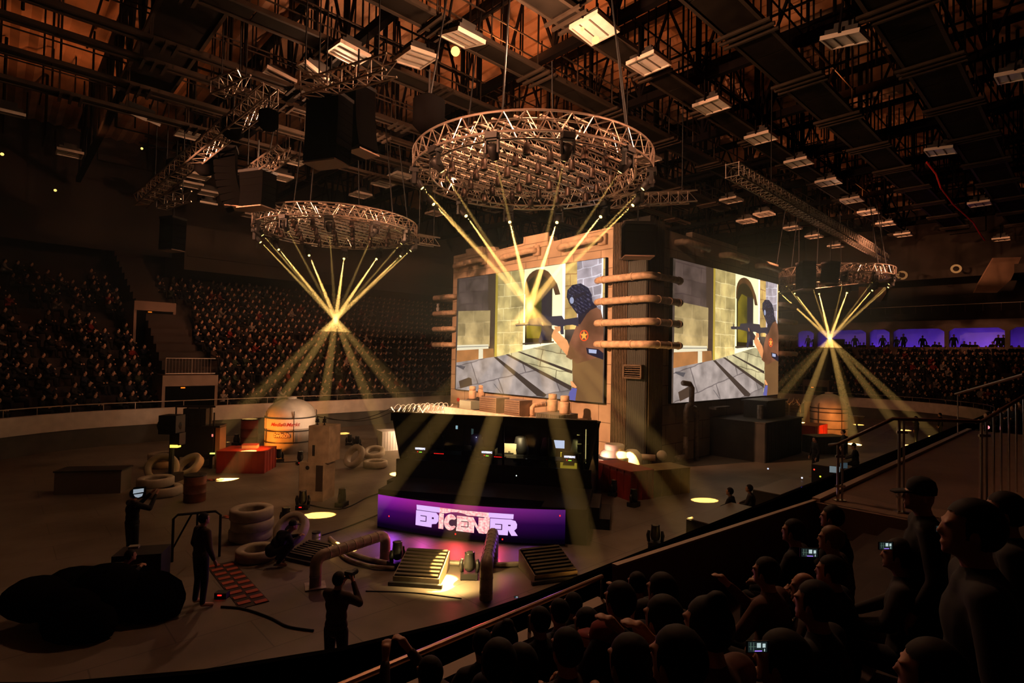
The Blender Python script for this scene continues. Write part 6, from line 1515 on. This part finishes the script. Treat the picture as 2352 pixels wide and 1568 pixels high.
NEAR = [  # px, py, pose, hair, top, label
    (1294, 1408, 'sit', 'short', 'black', 'dark haired spectator beside the handrail, third head along it from the top'), (1324, 1389, 'sit', 'short', 'black', 'spectator whose dark head touches the brown ledge, second from its upper end'),
    (1440, 1388, 'sit', 'short', 'navy', 'spectator with a small round head at the foot of the brown parapet'), (1472, 1345, 'lean', 'short', 'black', 'spectator resting chin on hand just below the parapet line'),
    (1537, 1362, 'sit', 'long', 'brown', 'spectator with big bushy hair left of the parapet wall'), (1500, 1424, 'sit', 'short', 'brown', 'slim necked spectator below the bushy haired one'),
    (1546, 1432, 'lean', 'short', 'black', 'dark spectator right of the slim necked one'), (1362, 1436, 'sit', 'short', 'black', 'spectator in the dark left of the red headgear'),
    (1406, 1478, 'sit', 'cap', 'brown', 'spectator wearing a dull red hat in the middle of the lower rows'), (1250, 1432, 'sit', 'short', 'black', 'spectator whose head covers the ledge, fourth from its upper end'),
    (1114, 1486, 'sit', 'short', 'black', 'spectator whose head covers the ledge lower down, beside a post'), (1168, 1478, 'sit', 'bun', 'navy', 'spectator with tied up hair on the ledge line'),
    (1157, 1530, 'sit', 'short', 'grey', 'spectator with a rounded dim head near the bottom edge, left of two'), (1210, 1545, 'sit', 'short', 'grey', 'spectator with a rounded dim head near the bottom edge, right of two'),
    (1316, 1502, 'sit', 'short', 'brown', 'spectator with a broad head low in the middle, below the darker ones'), (998, 1556, 'film', 'short', 'brown', 'lowest spectator at the bottom edge holding a lit phone'),
    (1655, 1448, 'lean', 'bun', 'plaid', 'spectator in patterned top with raised hair, left of the big phone'), (1590, 1535, 'sit', 'short', 'plaid', 'spectator in a striped top at the bottom, left of the big phone'),
    (1470, 1540, 'sit', 'short', 'black', 'dark spectator at the bottom edge right of the broad headed one')]
for px, py, pose, kind, top, lb in NEAR:
    p = seat_at(px, py); person(lb, (p.x, p.y, p.z - HZ[pose]), FACE + random.uniform(-.25, .1), pose, kind, top, 'black', random.uniform(.99, 1.01), True, None, None, None, 'red' if 'red hat' in lb else 'black')
def near_person(lb, px, py, Y, pose='sit', kind='short', top='black', turn=0., hairm=None, sc_=1.):
    p = D(px, py, Y); return person(lb, (p.x, p.y, p.z - HZ[pose] * sc_), FACE + turn, pose, kind, top, 'black', sc_, True, hairm)
near_person('spectator filming with a phone below the glass railing, left of a pair of heads', 1838, 1222, 5.3, 'sit', 'short', 'black', .1)
near_person('spectator with orange lit cheek right under the left steel post', 1927, 1190, 5.4, 'sit', 'short', 'black', .1)
near_person('short haired spectator with a bright left temple, below the one by the steel post', 1926, 1240, 4.9, 'sit', 'short', 'brown', .1, M_hair2)
near_person('curly haired spectator in profile lit orange on the left edge', 1778, 1318, 4.3, 'lean', 'short', 'plaid', .0)
near_person('spectator with dark hair and glowing brow in the middle of the right group', 1930, 1315, 4.1, 'sit', 'short', 'black', .1)
near_person('bald looking spectator whose round head stands below the filming one', 1872, 1352, 4.0, 'sit', 'none', 'brown', .3)
near_person('spectator with a lit ear looking at a held up phone, right of centre', 2088, 1278, 3.9, 'sit', 'short', 'grey', .15)
near_person('large dark headed spectator seen from behind, right of the biggest phone', 1900, 1392, 2.9, 'sit', 'short', 'black', .0)
near_person('nearest spectator low at the bottom, partly hiding the biggest phone', 1838, 1530, 2.1, 'sit', 'short', 'brown', .1)
near_person('standing man with a dark baseball cap in profile behind the glass railing', 2128, 1140, 3.9, 'stand', 'cap', 'black', .35)
near_person('tall man standing closest at the right edge, seen in profile from behind', 2258, 1222, 2.15, 'stand', 'short', 'black', .3)
near_person('spectator at the far right behind the tall standing man', 2325, 1180, 3.2, 'stand', 'short', 'black', .2)
near_person('spectator at the bottom right corner in a dark jacket', 2190, 1560, 1.9, 'sit', 'long', 'black', .1)
# phones held by spectators
SCR = [emis('phone_dark', (26, 34, 34), 1.), emis('phone_wall', (170, 190, 190), 1.1), emis('phone_beam', (70, 92, 80), 1.), emis('phone_led', (150, 110, 230), 1.3)]
def phone(label, px, py, Y, rz, wpx=None, tilt=0.):
    p = D(px, py, Y); o = thing('smartphone', label, 'phone', p, rz)
    Wd, Hd = .155, .078; s = 1.
    if wpx: s = wpx * Y / 1270 / (Wd * cos(rz))
    o.scale = (s, s, s); o.rotation_euler = (tilt, 0, rz)
    part('case', lambda b: b.box((-Wd / 2, 0, -Hd / 2), (Wd / 2, .009, Hd / 2)), M_black, o)
    def sc_(b):
        b.box((-Wd / 2 + .012, -.001, -Hd / 2 + .005), (Wd / 2 - .012, 0, Hd / 2 - .005), 0)
        for (x0, x1, z0, z1, m) in ((-.005, .022, -.005, .026, 1), (.034, .054, -.004, .022, 1), (-.05, -.045, -.02, .03, 2), (-.03, -.026, -.03, .03, 2), (-.02, .03, -.030, -.024, 3), (-.06, -.01, .0, .003, 2), (.045, .050, -.03, -.012, 1)):
            b.box((x0, -.0022, z0), (x1, -.001, z1), m)
    part('display', sc_, SCR, o); return o
phone('phone held up sideways below the left steel post', 1859, 1269, 4.6, R(-2), 42)
phone('phone held up sideways left of the spectator with the lit ear', 2035, 1253, 3.4, R(4), 36, .0)
phone('phone held upright before the man with the cap', 2162, 1214, 3.0, R(6), 30)
phone('biggest phone glowing bluish at the bottom of the photo', 1740, 1485, 1.75, R(3), 52)
phone('small phone lit at the bottom edge left of the ledge', 996, 1527, 4.0, R(0), 17)
phone('faint tiny phone in the dark below the front boards', 1186, 1371, 6.2, R(0), 10)
# people on the stage floor
def floor_person(lb, px, py, rz, pose='stand', kind='short', top='black', pants='black', z=0., sc_=1., cap='black'):
    p = G(px, py, z); return person(lb, (p.x, p.y, z), rz, pose, kind, top, pants, sc_, True, None, None, None, cap)
floor_person('dark clothed person standing on the floor by the chequered mat', 458, 1393, R(-35), 'stand', 'short', 'brown', 'black', 0, 1.03)
floor_person('person crouching before the tyres with a phone in the hands', 622, 1300, R(-60), 'crouch', 'cap', 'black', 'black', 0, 1.0)
floor_person('photographer at the near boards raising a camera to the eye', 768, 1592, R(-20), 'photo', 'short', 'brown', 'black', 0, 1.0)
o = thing('photo_camera', 'camera held up by the photographer at the near boards', 'camera', G(768, 1592) + Vector((.10, .26, 1.62)), R(-20)); part('body', lambda b: b.box((-.07, -.03, -.05), (.07, .04, .05)), M_black, o); part('lens_barrel', lambda b: b.tube((0, .04, 0), (0, .17, 0), .04, .045, 12), M_black, o)
floor_person('person seated in the dark at the upper edge of the heap', 232, 1395, R(-40), 'crouch', 'short', 'black', 'black', 0, 1.0)
floor_person('operator bent over the camera rig in the dark at the left', 300, 1300, R(-30), 'standfilm', 'short', 'black', 'black', 0, 1.0)
floor_person('short haired person sitting behind the first draped table', 1680, 1225, A + .2, 'sit', 'short', 'black', 'black', .05)
floor_person('person in a pale sleeved top sitting behind the first draped table, right one', 1725, 1215, A + .3, 'sit', 'short', 'grey', 'black', .05)
floor_person('standing person in black before the low dark crate at the right', 1873, 1098, A + .8, 'stand', 'short', 'black', 'black', .05)
floor_person('person in a dark jacket beyond the steel post, left of a bright light pool', 1938, 1072, A + .4, 'stand', 'short', 'black', 'black', .05)
floor_person('seated broad shouldered person right of the steel post, facing the stage', 1965, 1092, A + .2, 'sit', 'cap', 'black', 'black', .4)
floor_person('person standing far right by the boards, seen through the railing', 2160, 1010, A + .3, 'stand', 'short', 'black', 'black', .05)
floor_person('second person standing far right by the boards, seen through the railing', 2105, 1022, A + .3, 'stand', 'short', 'black', 'black', .05)
# silhouettes in the purple gallery
gi = 0
for px, h in ((1793, 1), (1815, 1.05), (1852, 1.1), (1866, 1.), (1930, .75), (1940, .8), (1947, .8), (1960, 1.05), (1972, .6), (1980, .62), (1987, .6), (2001, .55), (2024, 1.05), (2037, .72), (2056, .95), (2072, 1.12), (2116, 1.), (2125, .6), (2145, .72), (2155, .6), (2188, 1.05), (2212, .8), (2226, .65), (2238, .65), (2278, .7), (2291, 1.), (2303, 1.0)):
    p = W(GU + .55, gv(px), 0); st = h > .9
    zf = ZB - (.62 if st else .72); o = person('dark silhouette of a spectator %s in the purple gallery window' % ('standing' if st else 'sitting'), (p.x, p.y, zf if st else ZB - .82 + (h - .6) * .5), FACE + pi / 2 + random.uniform(-.5, .5), 'stand' if st else 'sit', 'short', 'black', 'black', h if st else 1.0, False, None, 'gallery silhouettes ' + ('standing' if st else 'sitting'))

# ---------------------------------------------------------------- the crowd in the far stands
def crowd_mesh(name, pose, skinm, topm, pantm):
    S = skeleton(pose); b = MB()
    def add(segs, mi, n=6):
        b.mi = mi
        for p, r0, q, r1 in segs: b.path([p, Vector(p).lerp(q, .5), q], [r0, (r0 + r1) / 2, r1], n)
    b.mi = 0; b.ball(S['hd'], (.088, .10, .125), 8, 6); add([(S['nec'] - Vector((0, 0, .02)), .06, S['hd'], .06)], 0)
    b.mi = 3; b.ball(S['hd'] + Vector((0, -.025, .03)), (.094, .10, .12), 8, 6)
    b.mi = 1; b.ball(S['che'] + Vector((0, 0, -.02)), (.21, .15, .24), 10, 6); b.ball(S['pel'] + Vector((0, 0, .1)), (.19, .15, .2), 8, 5); add([(S['sh'][0], .08, S['sh'][1], .08)], 1)
    for sh, el, wr in S['arm']: add([(sh, .075, el, .06), (el, .06, wr, .04)], 1); b.mi = 0; b.ball(wr, .05, 6, 4)
    for a_, k_, an, toe in S['leg']: add([(a_, .10, k_, .075), (k_, .07, an, .05), (an, .05, toe, .04)], 2)
    o = b.build(name, [skinm, topm, pantm, M_hair], None, True); me = o.data; bpy.data.objects.remove(o); return me
CM_ = []
for c in ('black', 'navy', 'grey', 'brown', 'red', 'white', 'green'):
    for pose in ('sit', 'lean'): CM_.append((c, crowd_mesh('spectator', pose, mat('crowd_skin', (.62, .34, .22), .6), cloth(c), cloth('black'))))
random.seed(21)
wts = [5, 5, 4, 4, 3, 3, 2, 2, .8, .8, .5, .5, 1, 1]
cand = []
def rowpts(k):
    L = rr(row_o(k) + .35, 14); N = len(L); out = []
    for i in range(N):
        p, q = Vector(L[i]), Vector(L[(i + 1) % N]); m = max(1, int((q - p).length / .56))
        for j in range(m): out.append((p.lerp(q, (j + random.uniform(-.1, .1)) / m), atan2(q.y - p.y, q.x - p.x)))
    return out
for k in range(ROWS):
    for p, a in rowpts(k):
        inleft = p.y > 12 and p.x < 46; inend = (p.x > 50 or (p.y > 12 and p.x >= 46)) and k < EROWS; nearr = p.y < 12 and 34 < p.x < 51 and k < 5
        if not (inleft or inend or nearr): continue
        w3 = W(p.x, p.y, row_z(k)); px, py = proj(w3 + Vector((0, 0, 1.1)))
        if not (-20 < px < 2380) or w3.y < 5: continue
        if 1040 < px < 1785 and py > 560: continue
        # aisles and the two tunnels
        if 372 < px < 500 and 810 < py < 950: continue
        if 300 < px < 402 and 670 < py < 790: continue
        if 402 <= px < 440 and 690 < py < 900: continue
        if 335 < px < 470 and 780 <= py < 812: continue
        if 1840 < px < 1905 and py > 862: continue
        if random.random() < (.13 if px > 420 else .28 + .18 * (py < 800)): continue
        blk_ = 'left' if px < 420 else 'mid' if px < 1050 else 'right'
        if px > 2290 and k < 3 and p.y < 20 and random.random() < .4: continue
        cand.append((w3.length, w3, a + pi / 2, blk_, px, py, k))
cand.sort(key=lambda c: c[0])
# the right hand near corner shows little: leave the individuals to the lit left and middle blocks
ind = [c for c in cand if c[3] != 'right'][:225] + [c for c in cand if c[3] == 'right'][:12]
ids = set(id(c) for c in ind)
BN = {'left': 'thinly filled stand', 'mid': 'stand behind the white tank', 'right': 'stand below the purple gallery'}
CN = {'black': 'black', 'navy': 'dark blue', 'grey': 'grey', 'brown': 'brown', 'red': 'red', 'white': 'white', 'green': 'dark green'}
for c in ind:
    j = random.choices(range(14), wts)[0]; col_, me = CM_[j]
    o = bpy.data.objects.new('person', me); COL.objects.link(o); o.location = c[1]; o.rotation_euler = (0, 0, c[2] + random.uniform(-.3, .3)); s_ = random.uniform(.94, 1.06); o.scale = (s_, s_, s_)
    pos_ = 'low' if c[6] < 3 else 'middle rows' if c[6] < 7 else 'high'
    pos_ = {0: 'lowest row', 1: 'second row', 2: 'third row'}.get(c[6], pos_)
    tag(o, 'seated spectator in %s, %s, %s' % (CN[col_], pos_, BN[c[3]]), 'person', 'spectators in %s %s %s' % (CN[col_], pos_, BN[c[3]]))
rest = [c for c in cand if id(c) not in ids]
# everyone further back: one mass of the same figures
import numpy as np
VS = []; FS = []; MI = []; off = 0; pal = [M_skin, M_hair] ; mats_all = []; mid = {}
cache = {}
for j, (c_, me) in enumerate(CM_):
    v = np.empty(len(me.vertices) * 3, dtype=np.float32); me.vertices.foreach_get('co', v)
    cache[j] = (v.reshape(-1, 3), [tuple(p.vertices) for p in me.polygons], [me.materials[p.material_index].name for p in me.polygons])
for c in rest:
    j = random.choices(range(14), wts)[0]; v, f, mn = cache[j]; a = c[2] + random.uniform(-.3, .3); s_ = random.uniform(.94, 1.06)
    Rm = np.array([[cos(a), -sin(a), 0], [sin(a), cos(a), 0], [0, 0, 1]]); VS.append(v @ Rm.T * s_ + np.array(c[1])); FS += [tuple(i + off for i in q) for q in f]; off += len(v)
    for nme in mn:
        if nme not in mid: mid[nme] = len(mid)
        MI.append(mid[nme])
me = bpy.data.meshes.new('crowd'); me.from_pydata(np.concatenate(VS).tolist(), [], FS)
for nme in mid: me.materials.append(bpy.data.materials[nme])
me.polygons.foreach_set('material_index', MI); me.update()
o = bpy.data.objects.new('crowd', me); COL.objects.link(o); tag(o, 'mass of distant spectators filling the rows of the far stands', 'crowd', None, 'stuff')
print('crowd individuals', len(ind), 'mass', len(rest))
# seats showing as dull red backs in the thin left block

# ---------------------------------------------------------------- which lamps burn in which haze bank
# (each bank of haze answers to the lamps that stand in or shine through it)
def link_haze():
    sets = {}
    for o in list(bpy.data.objects):
        if o.type != 'LIGHT': continue
        k = o.get('bank', -1)
        if k not in sets:
            c = bpy.data.collections.new('lit_by_bank_%d' % k)
            for i, h in enumerate(HAZE):
                if i // 2 != k: c.objects.link(h)
            for co in c.collection_objects: co.light_linking.link_state = 'EXCLUDE'
            sets[k] = c
        o.light_linking.receiver_collection = sets[k]
link_haze()
